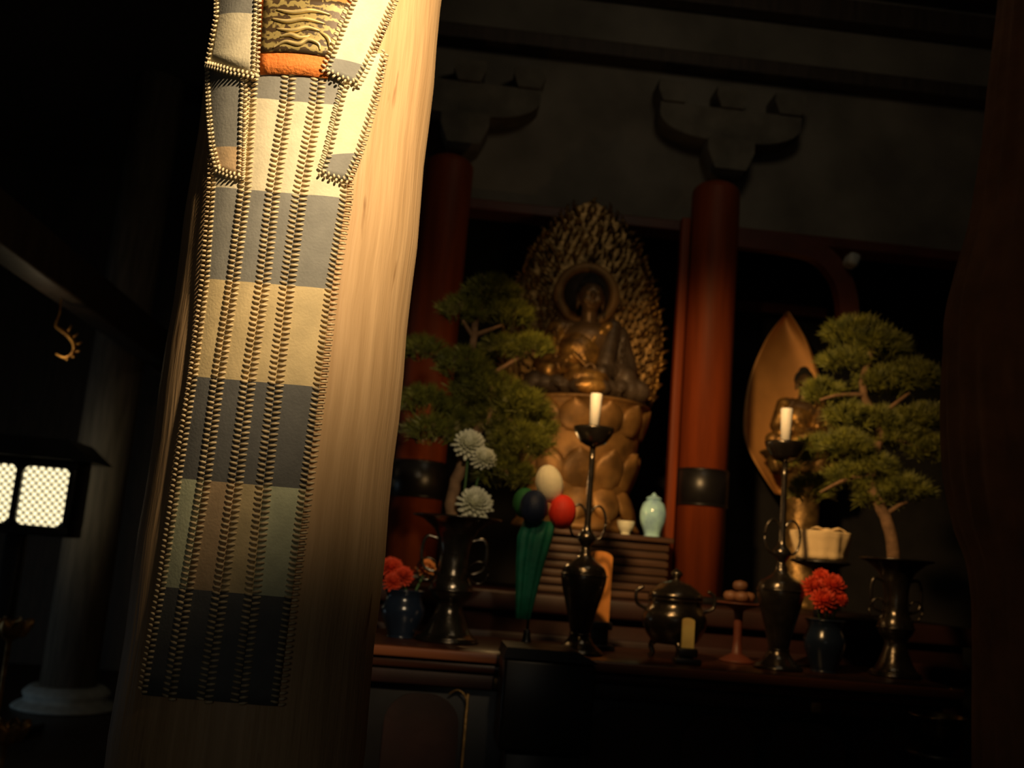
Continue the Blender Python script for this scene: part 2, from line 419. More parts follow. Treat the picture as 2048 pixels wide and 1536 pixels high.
# gilt fittings on the stile at the left of the dark box and at the right corner
bm = B()
p0 = at(935, 1400, YT0+.05)
bb(bm, p0.x-.006, p0.x+.006, YT0+.045, YT0+.089, .08, zt-.17, .004)
tube(bm, catmull([at(898, 1388, YT0+.06), at(915, 1380, YT0+.055), at(930, 1392, YT0+.05), at(936, 1420, YT0+.05)], 5), [.004]*16, 6)
obj('gilt_edging', bm, gold_dark, tb)['label'] = 'gilt edge strip'
for px in (1000, 1640):
    bm = B(); p = at(px, 1350, YT0); bb(bm, p.x-.02, p.x+.02, YT0+.03, YT0+.0348, zt-.14, zt-.1, .002); obj('gilt_fitting', bm, gold_dark, tb)
bm = B(); bb(bm, xT1-.05, xT1+.004, YT0-.004, YT0+.05, zt-.046, zt-.0, .004); obj('corner_fitting', bm, brass, tb)['label'] = 'brass corner fitting'
# dark box in front of the table
YBx = 3.72
pa = at(1003, 1400, YBx); pb = at(1188, 1400, YBx); zb = zpx(1060, 1297, YBx)
bx = thing('lectern', 'black lacquered lectern standing in front of the altar table', 'lectern', ((pa.x+pb.x)/2, YBx+.12, 0))
bm = B(); bb(bm, pa.x+.03, pb.x-.03, YBx+.03, YBx+.23, .05, zb-.37, .006); obj('post', bm, black_m, bx)
bm = B(); bb(bm, pa.x, pb.x, YBx, YBx+.26, zb-.36, zb-.04, .012); obj('case', bm, black_m, bx)
bm = B()
prism(bm, [(pa.x-.005, zb-.038), (pb.x+.005, zb-.038), (pb.x+.002, zb-.034), (pb.x-.07, zb), (pa.x+.005, zb)], YBx-.01, YBx+.27); obj('slanted_top', bm, black_m, bx, False)
bm = B(); bb(bm, pa.x-.02, pb.x+.02, YBx-.02, YBx+.28, 0, .05, .01); obj('foot', bm, black_m, bx)

# ------------------------------------------------------------------ altar platform behind
YP0 = 5.15
zp = 1.30
xP0, xP1 = at(700, 1100, YP0).x, at(1960, 1100, YP0).x
pf = thing('altar_platform', 'dark lacquered altar platform behind the table carrying the statues', 'platform', (.5, 5.9, 0))
bm = B(); bb(bm, xP0, xP1, YP0, 6.85, zp-.1, zp, .015); obj('deck', bm, panel_red, pf)
bm = B(); bb(bm, xP0+.06, xP1-.06, YP0+.06, 6.85, .0, zp-.102); obj('plinth', bm, panel_red, pf)
bm = B(); bb(bm, xP0+.03, xP1-.03, YP0+.03, YP0+.059, zp-.3, zp-.2, .01); obj('moulding', bm, panel_red, pf)
# slatted step under the main statue
YSt = 5.2
pa = at(1082, 1100, YSt); pb = at(1338, 1110, YSt); zs1 = zpx(1290, 1072, YSt)
st = thing('slatted_step', 'brown slatted wooden step under the main seated statue', 'step', ((pa.x+pb.x)/2, 5.6, zp))
bm = B(); bb(bm, pa.x+.01, pb.x-.01, YSt+.02, 5.98, zp, zs1-.03); obj('core', bm, slat_wood, st, False)
nsl = 7
for k in range(nsl):
    z = zp+.01+(zs1-.04-zp)*k/nsl
    bm = B(); bb(bm, pa.x, pb.x, YSt+.005, YSt+.0198, z, z+(zs1-.04-zp)/nsl*.72, .003); obj('slat', bm, slat_wood, st)
bm = B(); bb(bm, pa.x-.02, pb.x+.02, YSt-.015, 5.98, zs1-.029, zs1, .006); obj('top_board', bm, slat_wood, st)

# ------------------------------------------------------------------ statues
def statue_body(S_, o, face=True):
    bm = B()
    def e(c, r, rot=None): ball(bm, o+Vector(c)*S_, tuple(q*S_ for q in r), 3, rot)
    def cp(a, b, ra, rb): caps(bm, o+Vector(a)*S_, o+Vector(b)*S_, ra*S_, rb*S_)
    e((0, .03, .33), (.17, .12, .27)); e((0, 0, .43), (.19, .125, .13)); cp((-.19, .02, .5), (.19, .02, .5), .075, .075)
    cp((0, .02, .55), (0, .005, .68), .062, .058)
    e((0, -.005, .755), (.088, .1, .105)); e((0, -.03, .70), (.07, .07, .065))
    e((0, -.112, .735), (.013, .018, .03)); e((0, -.1, .69), (.03, .014, .008)); e((0, -.098, .678), (.024, .014, .008))
    for s in (-1, 1):
        e((s*.036, -.093, .768), (.026, .012, .008)); e((s*.035, -.088, .748), (.022, .012, .009))
        e((s*.09, .01, .715), (.014, .028, .065)); e((s*.04, -.08, .71), (.03, .025, .03))
    for s in (-1, 1):
        cp((s*.045, -.2, .165), (s*-.03, -.235, .17), .03, .022)
        for f in range(4):
            cp((s*.05-s*f*.004, -.2-.012*f, .172-f*.006), (-s*.035+s*.005*f, -.215-.012*f, .176-f*.004), .011, .009)
        cp((s*.05, -.2, .19), (s*.008, -.215, .225), .012, .009)
    return bm
def statue_robe(S_, o, part='all'):
    bm = B()
    def e(c, r, rot=None): ball(bm, o+Vector(c)*S_, tuple(q*S_ for q in r), 3, rot)
    def cp(a, b, ra, rb): caps(bm, o+Vector(a)*S_, o+Vector(b)*S_, ra*S_, rb*S_)
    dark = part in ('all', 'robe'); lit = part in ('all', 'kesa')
    def arm(s):
        cp((s*.215, .025, .485), (s*.29, .0, .25), .085, .08); cp((s*.29, .0, .25), (s*.09, -.18, .18), .075, .05); e((s*.27, -.06, .16), (.09, .12, .1))
        for q in range(4): cp((s*(.25+.02*q), -.06+.015*q, .46-.05*q), (s*(.22+.03*q), -.12+.02*q, .2), .014, .018)
    if dark:
        for s in (-1, 1):
            cp((s*.12, .05, .1), (s*.36, -.1, .085), .105, .085)
            cp((s*.37, -.1, .08), (-s*.08, -.25, .06), .08, .06)
        arm(1)
        e((0, -.06, .06), (.34, .21, .07)); e((0, .07, .3), (.2, .1, .26)); cp((-.2, .05, .5), (.2, .05, .5), .075, .075)
        cp((.17, -.03, .54), (.12, -.1, .26), .06, .07)
        for q in range(6):
            a = -.3+.12*q
            cp((a, -.19+abs(a)*.25, .11), (a*.7, -.27, .045), .018, .014)
    if lit:
        arm(-1)
        cp((.13, -.045, .52), (-.16, -.1, .24), .055, .06)              # cloth across the chest
        e((-.06, -.05, .33), (.15, .1, .16)); e((-.02, -.2, .12), (.16, .1, .07)); e((.0, -.27, .06), (.12, .06, .06))
        for q in range(6): cp((.13-.03*q, -.095, .53-.03*q), (-.16+.03*q, -.16, .25-.015*q), .013, .013)
        for q in range(5): cp((-.14+.06*q, -.2, .18), (-.1+.045*q, -.31, .05), .014, .012)
    return bm
def statue_hair(S_, o, curls=True):
    bm = B(); rg = random.Random(5)
    c = o+Vector((0, .012, .775))*S_
    n = 170
    ball(bm, c+Vector((0, .012, .012))*S_, tuple(q*S_ for q in (.09, .1, .1)), 3); ball(bm, c+Vector((0, .015, .105))*S_, tuple(q*S_ for q in (.048, .05, .045)), 2)
    for i in range(n):
        zz = 1-1.25*(i+.5)/n; a = i*2.39996
        r = math.sqrt(max(0, 1-zz*zz)); d = Vector((r*math.cos(a), r*math.sin(a), zz))
        if d.y < -.45 and d.z < .42: continue
        if d.z < -.2 and d.y < .1: continue
        ball(bm, c+Vector((d.x*.094, d.y*.106+.01, d.z*.105+.012))*S_, .0125*S_, 1)
    for i in range(40):
        zz = 1-1.0*(i+.5)/40; a = i*2.39996; r = math.sqrt(1-zz*zz)
        ball(bm, c+Vector((r*math.cos(a)*.05, r*math.sin(a)*.052+.015, zz*.047+.105))*S_, .011*S_, 1)
    return bm
def interp(tab, t):
    for (a, x), (b, y) in zip(tab, tab[1:]):
        if a <= t <= b: return x+(y-x)*(t-a)/(b-a)
    return tab[-1][1]
def leaf_board(bm, cx, y, z0, h, tab, lean=0., dish=.0, thick=.025, nu=18, nv=40):
    F_ = []; Bk = []
    for i in range(nv+1):
        t = i/nv; w = max(.0015, interp(tab, t)); f = []; b = []
        for j in range(nu+1):
            s = -1+2*j/nu
            yy = y+lean*t-dish*s*s
            f.append(bm.verts.new((cx+w*s, yy, z0+h*t))); b.append(bm.verts.new((cx+w*s*.97, yy+thick, z0+h*t)))
        F_.append(f); Bk.append(b)
    for i in range(nv):
        for j in range(nu):
            bm.faces.new((F_[i][j], F_[i+1][j], F_[i+1][j+1], F_[i][j+1])); bm.faces.new((Bk[i][j], Bk[i][j+1], Bk[i+1][j+1], Bk[i+1][j]))
        for a in (0, nu): bm.faces.new((F_[i][a], Bk[i][a], Bk[i+1][a], F_[i+1][a]))
    for i in (0, nv):
        for j in range(nu): bm.faces.new((F_[i][j], F_[i][j+1], Bk[i][j+1], Bk[i][j]))
def sm_tab(tab, n=8):
    v = catmull([(a, b, 0) for a, b in tab], n); return [(p.x, max(0, p.y)) for p in v]
# ---- main statue
YM = 5.6
kM = K(1190, 700, YM)
bp = at(1167, 802, YM)                    # underside of the crossed legs
SM = .82
ms = thing('buddha_statue', 'large seated statue with a tall flame-carved golden halo between the red columns', 'statue', bp)
body = obj('body', statue_body(SM, bp), skin_stat, ms); remesh(body, .0065, 3)
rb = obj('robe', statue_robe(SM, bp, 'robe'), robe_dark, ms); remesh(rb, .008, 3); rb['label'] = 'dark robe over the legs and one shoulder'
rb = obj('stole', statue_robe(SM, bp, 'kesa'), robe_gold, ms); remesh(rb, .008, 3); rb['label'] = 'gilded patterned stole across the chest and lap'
obj('hair', statue_hair(SM, bp), hair_m, ms)['label'] = 'dark curled hair'
zb0 = bp.z-.0; hm = zpx(1170, 396, YM+.2)-zb0
TABM = sm_tab([(0, .43), (.1, .465), (.25, .485), (.37, .48), (.54, .425), (.74, .325), (.88, .205), (.96, .09), (1, 0)])
ymd = YM+.22
bm = B(); leaf_board(bm, bp.x, ymd, zb0, hm, TABM, 0, .0, .03); md = obj('mandorla', bm, gold_dark, ms); md['label'] = 'tall pointed openwork halo'
bm = B(); rg = random.Random(11)
hc = at(1172, 592, ymd)                   # centre of the head halo
def flame(bm, p, d, L, w):
    # curled teardrop tongue standing off the board
    d = d.normalized(); sd = Vector((d.z, 0, -d.x)); pts = []; rr = []
    bend = rg.choice((-1, 1))*rg.uniform(.25, .6)
    for i in range(6):
        t = i/5
        pts.append(p+d*(L*t)+sd*(bend*L*t*t)+Vector((0, -.012-.016*math.sin(PI*t), 0)))
        rr.append(w*(math.sin(PI*min(1, .25+t*.75))*.9+.08))
    tube(bm, pts, rr, 6)
for iz in range(26):
    for ix in range(-13, 14):
        t = (iz+.3)/27+rg.uniform(-.012, .012); w = interp(TABM, t)
        x = ix*.038+(.019 if iz % 2 else 0)+rg.uniform(-.007, .007)
        if abs(x) > w-.008: continue
        p = Vector((bp.x+x, ymd, zb0+hm*t))
        if (Vector((p.x, 0, p.z))-Vector((hc.x, 0, hc.z))).length < .205: continue
        d = Vector((x*.9+rg.uniform(-.1, .1), 0, .42)); flame(bm, p, d, rg.uniform(.045, .07), rg.uniform(.007, .0115))
for sgn in (-1, 1):
    for i in range(34):
        t = .02+.95*i/34; w = interp(TABM, t)
        flame(bm, Vector((bp.x+sgn*(w-.012), ymd+.012, zb0+hm*t)), Vector((sgn*.35, 0, .8)), .065, .012)
flame(bm, Vector((bp.x, ymd+.01, zb0+hm-.03)), Vector((0, 0, 1)), .05, .012)
obj('flame_relief', bm, flame_gilt, md)
bm = B()
ctr = Vector((hc.x, ymd-.03, hc.z))
def disc_y(bm, c, prof, n=64):             # lathe about the y axis; prof list of (r, y offset)
    rings = []
    for r, y in prof:
        rings.append([bm.verts.new((c.x+r*math.cos(2*PI*i/n), c.y+y, c.z+r*math.sin(2*PI*i/n))) for i in range(n)] if r > 1e-5 else [bm.verts.new((c.x, c.y+y, c.z))])
    for a, b in zip(rings, rings[1:]):
        for i in range(n):
            j = (i+1) % n
            if len(a) == 1: bm.faces.new((a[0], b[i], b[j]))
            elif len(b) == 1: bm.faces.new((a[i], b[0], a[j]))
            else: bm.faces.new((a[i], a[j], b[j], b[i]))
disc_y(bm, ctr, [(.14, -.0), (.145, -.012), (.165, -.02), (.19, -.018), (.2, -.006), (.2, .03), (.14, .03), (.14, 0)])
obj('head_halo', bm, dull_gilt, md)['label'] = 'plain gilded ring around the head'
bm = B(); disc_y(bm, ctr, [(0, .0), (.1395, .0), (.1395, .028), (0, .028)]); obj('halo_disc', bm, robe_dark, md)['label'] = 'dark disc behind the head'
# lotus pedestal
zped0 = zs1
pd = thing('lotus_pedestal', 'gilded lotus pedestal with rounded petals under the main statue', 'pedestal', (bp.x, YM, zs1))
zA = bp.z-.02
bm = B(); lathe(bm, bp.x, YM-.02, smooth_prof([(.0, zs1), (.33, zs1), (.34, zs1+.05), (.3, zs1+.08), (.26, zs1+.14), (.28, zs1+.2), (.33, zA-.16), (.35, zA-.03), (.35, zA), (0, zA)], 3), 48); obj('core', bm, ped_gilt, pd)
def petal(bm, c, a, L, w, tilt, y_open=1.):
    # one thick boat shaped petal pointing outwards at angle a
    ca, sa = math.cos(a), math.sin(a); nu, nv = 8, 8; F_ = []; G_ = []
    for i in range(nv+1):
        t = i/nv; ww = w*(math.sin(PI*min(1., .12+t*.88))**.6)*(1 if t < .98 else .25)
        f = []; g = []
        for j in range(nu+1):
            s = -1+2*j/nu
            out = .02+L*.62*math.sin(t*1.5)*math.cos(tilt)+.03*(1-s*s); up = L*t*math.sin(tilt)+.02*s*s*0
            x = c.x+ca*out-sa*s*ww; y = c.y+sa*out+ca*s*ww
            f.append(bm.verts.new((x, y, c.z+up))); g.append(bm.verts.new((x-ca*.014, y-sa*.014, c.z+up)))
        F_.append(f); G_.append(g)
    for i in range(nv):
        for j in range(nu):
            bm.faces.new((F_[i][j], F_[i+1][j], F_[i+1][j+1], F_[i][j+1])); bm.faces.new((G_[i][j], G_[i][j+1], G_[i+1][j+1], G_[i+1][j]))
        for q in (0, nu): bm.faces.new((F_[i][q], G_[i][q], G_[i+1][q], F_[i+1][q]))
    for i in (0, nv):
        for j in range(nu): bm.faces.new((F_[i][j], F_[i][j+1], G_[i][j+1], G_[i][j]))
for row, (rr, zz, L, w, tl, n) in enumerate([(.235, zs1+.22, .25, .10, 1.15, 11), (.29, zA-.20, .19, .10, 1.2, 12), (.23, zs1+.25, -.22, .09, 1.1, 11)]):
    for i in range(n):
        a = 2*PI*(i+.5*(row % 2))/n
        bm = B(); c = Vector((bp.x+rr*math.cos(a), YM-.02+rr*math.sin(a), zz))
        if L < 0:
            petal(bm, Vector((c.x, c.y, 0)), a, .22, w, tl)
            for v in bm.verts: v.co.z = zz-v.co.z
        else: petal(bm, c, a, L, w, tl)
        obj('petal', bm, ped_gilt, pd)
# ---- attendant statues with plain leaf shaped halos
TABR = sm_tab([(0, .04), (.11, .15), (.23, .245), (.36, .282), (.6, .255), (.82, .155), (.93, .07), (1, 0)])
def attendant(px, lab, lab2, side):
    Y = 6.35
    a = at(px+17, 612 if side > 0 else 585, Y); bq = at(px-8, 985 if side > 0 else 955, Y); h = a.z-bq.z
    cx = bq.x
    base_z = at(px, 905 if side > 0 else 875, Y).z
    t = thing('attendant_statue', lab, 'statue', (cx, Y-.12, base_z), 'attendant statues beside the main statue')
    bm = B(); leaf_board(bm, cx, Y+.23, bq.z, h, TABR, 0, .06, .03); o = obj('leaf_halo', bm, gold_soft, t); o['label'] = 'plain pointed leaf-shaped golden halo'
    org = Vector((cx+.03, Y-.1, base_z)); S2 = .6
    o = obj('body', statue_body(S2, org), skin_stat, t); remesh(o, .0055, 2)
    o = obj('robe', statue_robe(S2, org), robe_gold, t); remesh(o, .007, 2)
    obj('hair', statue_hair(S2, org), hair_m, t)
    p2 = thing('statue_pedestal', lab2, 'pedestal', (cx+.03, Y-.1, zp), 'pedestals of the attendant statues')
    zt2 = base_z-.01
    bm = B(); lathe(bm, cx+.03, Y-.1, smooth_prof([(0, zp), (.2, zp), (.2, zp+.06), (.13, zp+.12), (.12, zt2-.18), (.2, zt2-.08), (.25, zt2-.03), (.25, zt2), (0, zt2)], 3), 40); obj('column', bm, gold_dark, p2)
    for i in range(10):
        an = 2*PI*i/10; bm = B(); petal(bm, Vector((cx+.03+.15*math.cos(an), Y-.1+.15*math.sin(an), zt2-.14)), an, .13, .055, 1.1); obj('petal', bm, gold_dark, p2)
attendant(1590, 'smaller seated statue with a plain leaf-shaped halo behind the right pine', 'gilt pedestal under the smaller statue behind the right pine', 1)
attendant(752, 'smaller seated statue mostly hidden behind the pale pillar', 'gilt pedestal mostly hidden behind the pale pillar', -1)

# ------------------------------------------------------------------ red columns of the altar
YC = 5.75
def column(pxc, py, hw, ztop_py, lab, band):
    p = at(pxc, py, YC); k = K(pxc, py, YC); r = hw*k; zt_ = zpx(pxc+25, ztop_py, YC)
    t = thing('altar_column', lab, 'column', (p.x, YC, zp), 'red columns of the altar')
    bm = B(); lathe(bm, p.x, YC, [(0, zp), (r, zp), (r, zt_-r*.55)]+[(r*math.cos(a*PI/16), zt_-r*.55+r*.55*math.sin(a*PI/16)) for a in range(1, 9)], 56); obj('shaft', bm, wood_red, t)
    z0, z1 = zpx(pxc-15, band[1], YC), zpx(pxc-12, band[0], YC)
    bm = B(); lathe(bm, p.x, YC, [(r+.001, z0), (r+.008, z0+.004), (r+.008, z1-.004), (r+.001, z1)], 56); o = obj('metal_sleeve', bm, black_m, t); o['label'] = 'black metal sleeve'
    for zz in (z0+.01, z1-.01):
        bm = B(); lathe(bm, p.x, YC, [(r+.008, zz-.006), (r+.013, zz), (r+.008, zz+.006)], 56); obj('sleeve_ring', bm, black_m, o)
    bm = B(); lathe(bm, p.x, YC, [(r+.001, zp), (r+.03, zp+.001), (r+.03, zp+.03), (r+.001, zp+.045)], 48); obj('foot_ring', bm, black_m, t)
    return p, r
pc, rc = column(1412, 800, 49, 366, 'red lacquered altar column right of the main statue', (940, 1015))
pl, rl = column(872, 600, 50, 312, 'red lacquered altar column beside the pale pillar', (925, 1000))
# slim post left of the right column
for px, lab in ((1353, 'slim red post touching the left of the right altar column'),):
    p = at(px, 800, YC-.02); k = K(px, 800, YC)
    bm = B(); bb(bm, p.x-9*k, p.x+9*k, YC-.03, YC+.04, zp, zl-.08, .006); tag(obj('slim_post', bm, wood_red), lab, 'post')
# arched bracket and rail right of the column
def bar(path, w, h, Y, name, m, lab, cat):
    bm = B(); pts = catmull([at(x, y, Y) for x, y in path], 8); up = []
    a = []; 
    for i, q in enumerate(pts):
        t = (pts[min(i+1, len(pts)-1)]-pts[max(i-1, 0)]).normalized(); nrm = Vector((-t.z, 0, t.x))
        a.append([bm.verts.new((q.x+nrm.x*sx*h, Y+sy*w, q.z+nrm.z*sx*h)) for sx, sy in ((-1, -1), (1, -1), (1, 1), (-1, 1))])
    for r_, s_ in zip(a, a[1:]):
        for j in range(4): bm.faces.new((r_[j], r_[(j+1) % 4], s_[(j+1) % 4], s_[j]))
    bm.faces.new(a[0]); bm.faces.new(a[-1])
    return tag(obj(name, bm, m, None, False), lab, cat)
bar([(1470, 478), (1560, 488), (1630, 505), (1672, 545), (1690, 590), (1695, 640)], .04, .06, YC+.05, 'arched_rail', wood_redarm, 'dull red arched rail curving down right of the red column', 'rail')
bar([(1468, 611), (1560, 619), (1650, 628)], .03, .035, 6.75, 'cross_rail', wood_redarm, 'straight dull red rail behind the tip of the leaf-shaped halo', 'rail')
p = at(1703, 522, YC-.03); bm = B(); box(bm, p, (.075, .12, .085), .025, Matrix.Rotation(.3, 3, 'Y')); tag(obj('beam_end', bm, mat('pale_paint', (.55, .55, .5), .8)), 'small pale painted beam end at the shoulder of the arched rail', 'beam end')
# carved bracket complexes on the wall over the columns
def bracket(px, py, lab):
    p = at(px, py, YW-.1); t = thing('roof_bracket', lab, 'bracket', (p.x, YW-.1, p.z), 'roof brackets over the altar columns')
    bm = B(); prism(bm, [(p.x-.1, p.z), (p.x+.1, p.z), (p.x+.15, p.z+.12), (p.x+.15, p.z+.2), (p.x-.15, p.z+.2), (p.x-.15, p.z+.12)], YW-.22, YW-.003); obj('bearing_block', bm, bracket_m, t, False)
    bm = B(); o = [(p.x-.13, p.z+.202)]
    for i in range(9): a = i/8*PI/2; o.append((p.x+.13+.33*math.sin(a), p.z+.202+.15*(1-math.cos(a))))
    o += [(p.x+.46, p.z+.42), (p.x-.46, p.z+.42)]
    for i in range(9): a = (1-i/8)*PI/2; o.append((p.x-.13-.33*math.sin(a), p.z+.202+.15*(1-math.cos(a))))
    prism(bm, o[:-1], YW-.18, YW-.003); obj('bracket_arm', bm, bracket_m, t, False)
    for s in (-.38, 0, .38):
        bm = B(); q = p.x+s; prism(bm, [(q-.07, p.z+.422), (q+.07, p.z+.422), (q+.1, p.z+.5), (q+.1, p.z+.56), (q-.1, p.z+.56), (q-.1, p.z+.5)], YW-.2, YW-.003); obj('small_block', bm, bracket_m, t, False)
bracket(1450, 352, 'dim carved roof bracket above the right red column')
bracket(925, 300, 'dim carved roof bracket beside the top of the pale pillar')

# ------------------------------------------------------------------ vessels on the table
YV = 4.38
def prof_px(cx, Y, rows, lean=.055, base=None):
    b = base or rows[-1][1]; k = K(cx, b, Y)
    return [(hw*k, zpx(cx+(b-py)*lean, py, Y)) for hw, py in rows]
def fixz(prof, z):       # move so the lowest point stands on z
    lo = min(p[1] for p in prof); return [(r, a+z-lo) for r, a in prof]
def vase(cx, base, Y, sc, lab, hs=1.):
    k = K(cx, base, Y); x = at(cx, base, Y).x
    t = thing('bronze_vase', lab, 'vase', (x, Y, zt), 'bronze flower vases on the altar table')
    R = lambda rows: [(max(0, hw)*k*sc, zt+dz*k*hs) for hw, dz in rows]
    outer = [(0, 0), (60, 0), (60, 8), (50, 16), (42, 28), (34, 45), (27, 62), (27, 75), (38, 88), (44, 102), (40, 118), (32, 132), (29, 165), (33, 195), (46, 222), (70, 240), (92, 247)]
    inner = [(90, 249), (66, 244), (40, 226), (24, 195), (18, 150), (0, 140)]
    bm = B(); lathe(bm, x, Y, smooth_prof(R(outer), 3)+R(inner), 56); obj('body', bm, bronze, t)
    for s in (-1, 1):
        bm = B(); pts = catmull([(x+s*a*k*sc, Y, zt+b*k*hs) for a, b in ((30, 200), (58, 205), (66, 175), (60, 145), (36, 135))], 6); tube(bm, pts, .0075, 8); obj('handle', bm, bronze, t)
        bm = B(); pts = [(x+s*(62+20*math.cos(q))*k*sc-s*10*k, Y-.012*math.sin(q*1), zt+(140+22*math.sin(q))*k*hs) for q in [2*PI*i/20 for i in range(21)]]; tube(bm, pts, .004, 6); obj('ring', bm, bronze, t)
    for dz, hw in ((102, 44.5), (8, 60)):
        bm = B(); z = zt+dz*k*hs; lathe(bm, x, Y, [(hw*k*sc-.001, z-.006), (hw*k*sc+.005, z), (hw*k*sc-.001, z+.006)], 48); obj('band', bm, bronze, t)
    return x
xv1 = vase(892, 1290, YV, 1., 'dark bronze flared vase holding the left pine, beside the pale pillar')
xv2 = vase(1790, 1337, YV, .8, 'dark bronze flared vase holding the right pine', .93)
def candlestick(cx, base, Y, lab, lab2):
    k = K(cx, base, Y); x = at(cx, base, Y).x
    t = thing('candlestick', lab, 'candlestick', (x, Y, zt), 'bronze candlesticks on the altar table')
    R = lambda rows: [(max(0, hw)*k, zt+dz*k) for hw, dz in rows]
    bm = B(); lathe(bm, x, Y, smooth_prof(R([(0, 0), (46, 0), (46, 7), (38, 14), (27, 24), (20, 38)]), 3), 48); obj('base', bm, bronze, t)
    bm = B(); lathe(bm, x, Y, smooth_prof(R([(20, 38), (22, 50), (27, 70), (36, 105), (44, 135), (46, 155), (40, 172), (22, 184), (13, 194), (11, 205)]), 3), 48); bo = obj('body', bm, bronze, t)
    bm = B(); lathe(bm, x, Y, smooth_prof(R([(11, 205), (9, 212), (17, 224), (18, 234), (10, 244), (7, 256), (6, 330), (6, 415)]), 3), 32); obj('stem', bm, bronze, t)
    bm = B(); lathe(bm, x, Y, smooth_prof(R([(6, 415), (16, 419), (26, 424), (38, 442), (43, 456)]), 3)+R([(41, 457), (30, 444), (8, 438), (0, 438)]), 48); obj('drip_pan', bm, bronze, t)
    bm = B(); lathe(bm, x, Y, R([(5, 438), (4, 452), (.6, 458)]), 12); obj('spike', bm, bronze, t)
    for s in (-1, 1):                     # looped ears
        bm = B(); pts = [(x+s*(20+17*math.cos(q))*k, Y, zt+(262+34*math.sin(q))*k) for q in [2*PI*i/28 for i in range(29)]]; tube(bm, pts, .0055, 8); obj('loop_ear', bm, bronze, t)
    for z in (155, 38):
        bm = B(); r = (46.3 if z == 155 else 20.5)*k; lathe(bm, x, Y, [(r-.001, zt+z*k-.005), (r+.005, zt+z*k), (r-.001, zt+z*k+.005)], 40); obj('band', bm, bronze, bo)
    zc = zt+459*k
    c = thing('candle', lab2, 'candle', (x, Y, zc), 'white candles on the candlesticks')
    bm = B(); lathe(bm, x, Y, [(0, zc), (10.5*k, zc), (12.5*k, zc+66*k), (11.5*k, zc+69*k), (3*k, zc+67*k), (0, zc+66*k)], 28); obj('wax', bm, white_wax, c)
    bm = B(); tube(bm, [(x, Y, zc+66*k), (x+.001, Y, zc+71*k)], .0012, 6); obj('wick', bm, black_m, c)
candlestick(1158, 1297, YV-.08, 'tall dark bronze candlestick in front of the main statue', 'white candle on the candlestick before the main statue')
candlestick(1556, 1327, YV-.08, 'tall dark bronze candlestick in front of the leaf-shaped halo', 'white candle on the candlestick before the leaf-shaped halo')

# incense burner
k = K(1350, 1310, YV); x = at(1345, 1312, YV).x
t = thing('incense_burner', 'dark bronze lidded incense burner on three feet, middle of the altar table', 'incense burner', (x, YV, zt))
bm = B(); lathe(bm, x, YV, smooth_prof([(0, zt+28*k), (40*k, zt+30*k), (60*k, zt+58*k), (64*k, zt+85*k), (52*k, zt+108*k), (56*k, zt+118*k)], 4)+[(50*k, zt+118*k), (0, zt+112*k)], 48); obj('bowl', bm, bronze, t)
bm = B(); lathe(bm, x, YV, smooth_prof([(0, zt+119*k), (54*k, zt+119*k), (46*k, zt+136*k), (26*k, zt+150*k), (7*k, zt+156*k), (9*k, zt+162*k), (12*k, zt+170*k), (0, zt+180*k)], 3), 40); obj('lid', bm, bronze, t)
for i in range(3):
    a = PI/2+2*PI*i/3+PI; bm = B(); tube(bm, catmull([(x+rr*k*math.cos(a), YV+rr*k*math.sin(a), zt+z*k) for rr, z in ((36, 38), (46, 24), (42, 10), (48, 1.5))], 5), [.016]*4+[.012]*12, 8); obj('foot', bm, bronze, t)
for s in (-1, 1):
    bm = B(); tube(bm, catmull([(x+s*a*k, YV, zt+z*k) for a, z in ((56, 95), (78, 105), (80, 128), (66, 138))], 5), .008, 8); obj('ear', bm, bronze, t)
# orange tablet behind the candlestick, gold tablet by the burner
def tablet(px0, px1, py0, py1, Y, m, m2, lab, name, th=.03):
    a = at(px0, (py0+py1)/2, Y); b = at(px1, (py0+py1)/2, Y); ztop = zpx((px0+px1)/2, py0, Y); zbot = zpx((px0+px1)/2, py1, Y); cx = (a.x+b.x)/2; w = (b.x-a.x)/2
    t = thing(name, lab, 'tablet', (cx, Y, zt)); n = 10
    o = [(cx-w, zbot)]+[(cx-w*math.cos(PI*i/n), ztop-w*.5+w*.5*math.sin(PI*i/n)) for i in range(n+1)]+[(cx+w, zbot)]
    bm = B(); prism(bm, o, Y-th/2, Y+th/2); obj('board', bm, m, t, False)
    bm = B(); bb(bm, cx-w-.015, cx+w+.015, Y-th-.01, Y+th+.01, zbot-.035, zbot-.001, .006)
    bb(bm, cx-w+.0, cx+w-.0, Y-th*.8, Y+th*.8, zt+.022, zbot-.033, .004); bb(bm, cx-w-.03, cx+w+.03, Y-th-.02, Y+th+.02, zt, zt+.024, .006)
    obj('stand', bm, m2, t)
tablet(1172, 1221, 1102, 1242, 4.6, tablet_m, black_m, 'orange lacquered memorial tablet behind the central candlestick', 'memorial_tablet')
tablet(1364, 1388, 1236, 1296, 4.2, leaf_gilt, black_m, 'small narrow gilt tablet in front of the incense burner', 'gilt_tablet', .016)

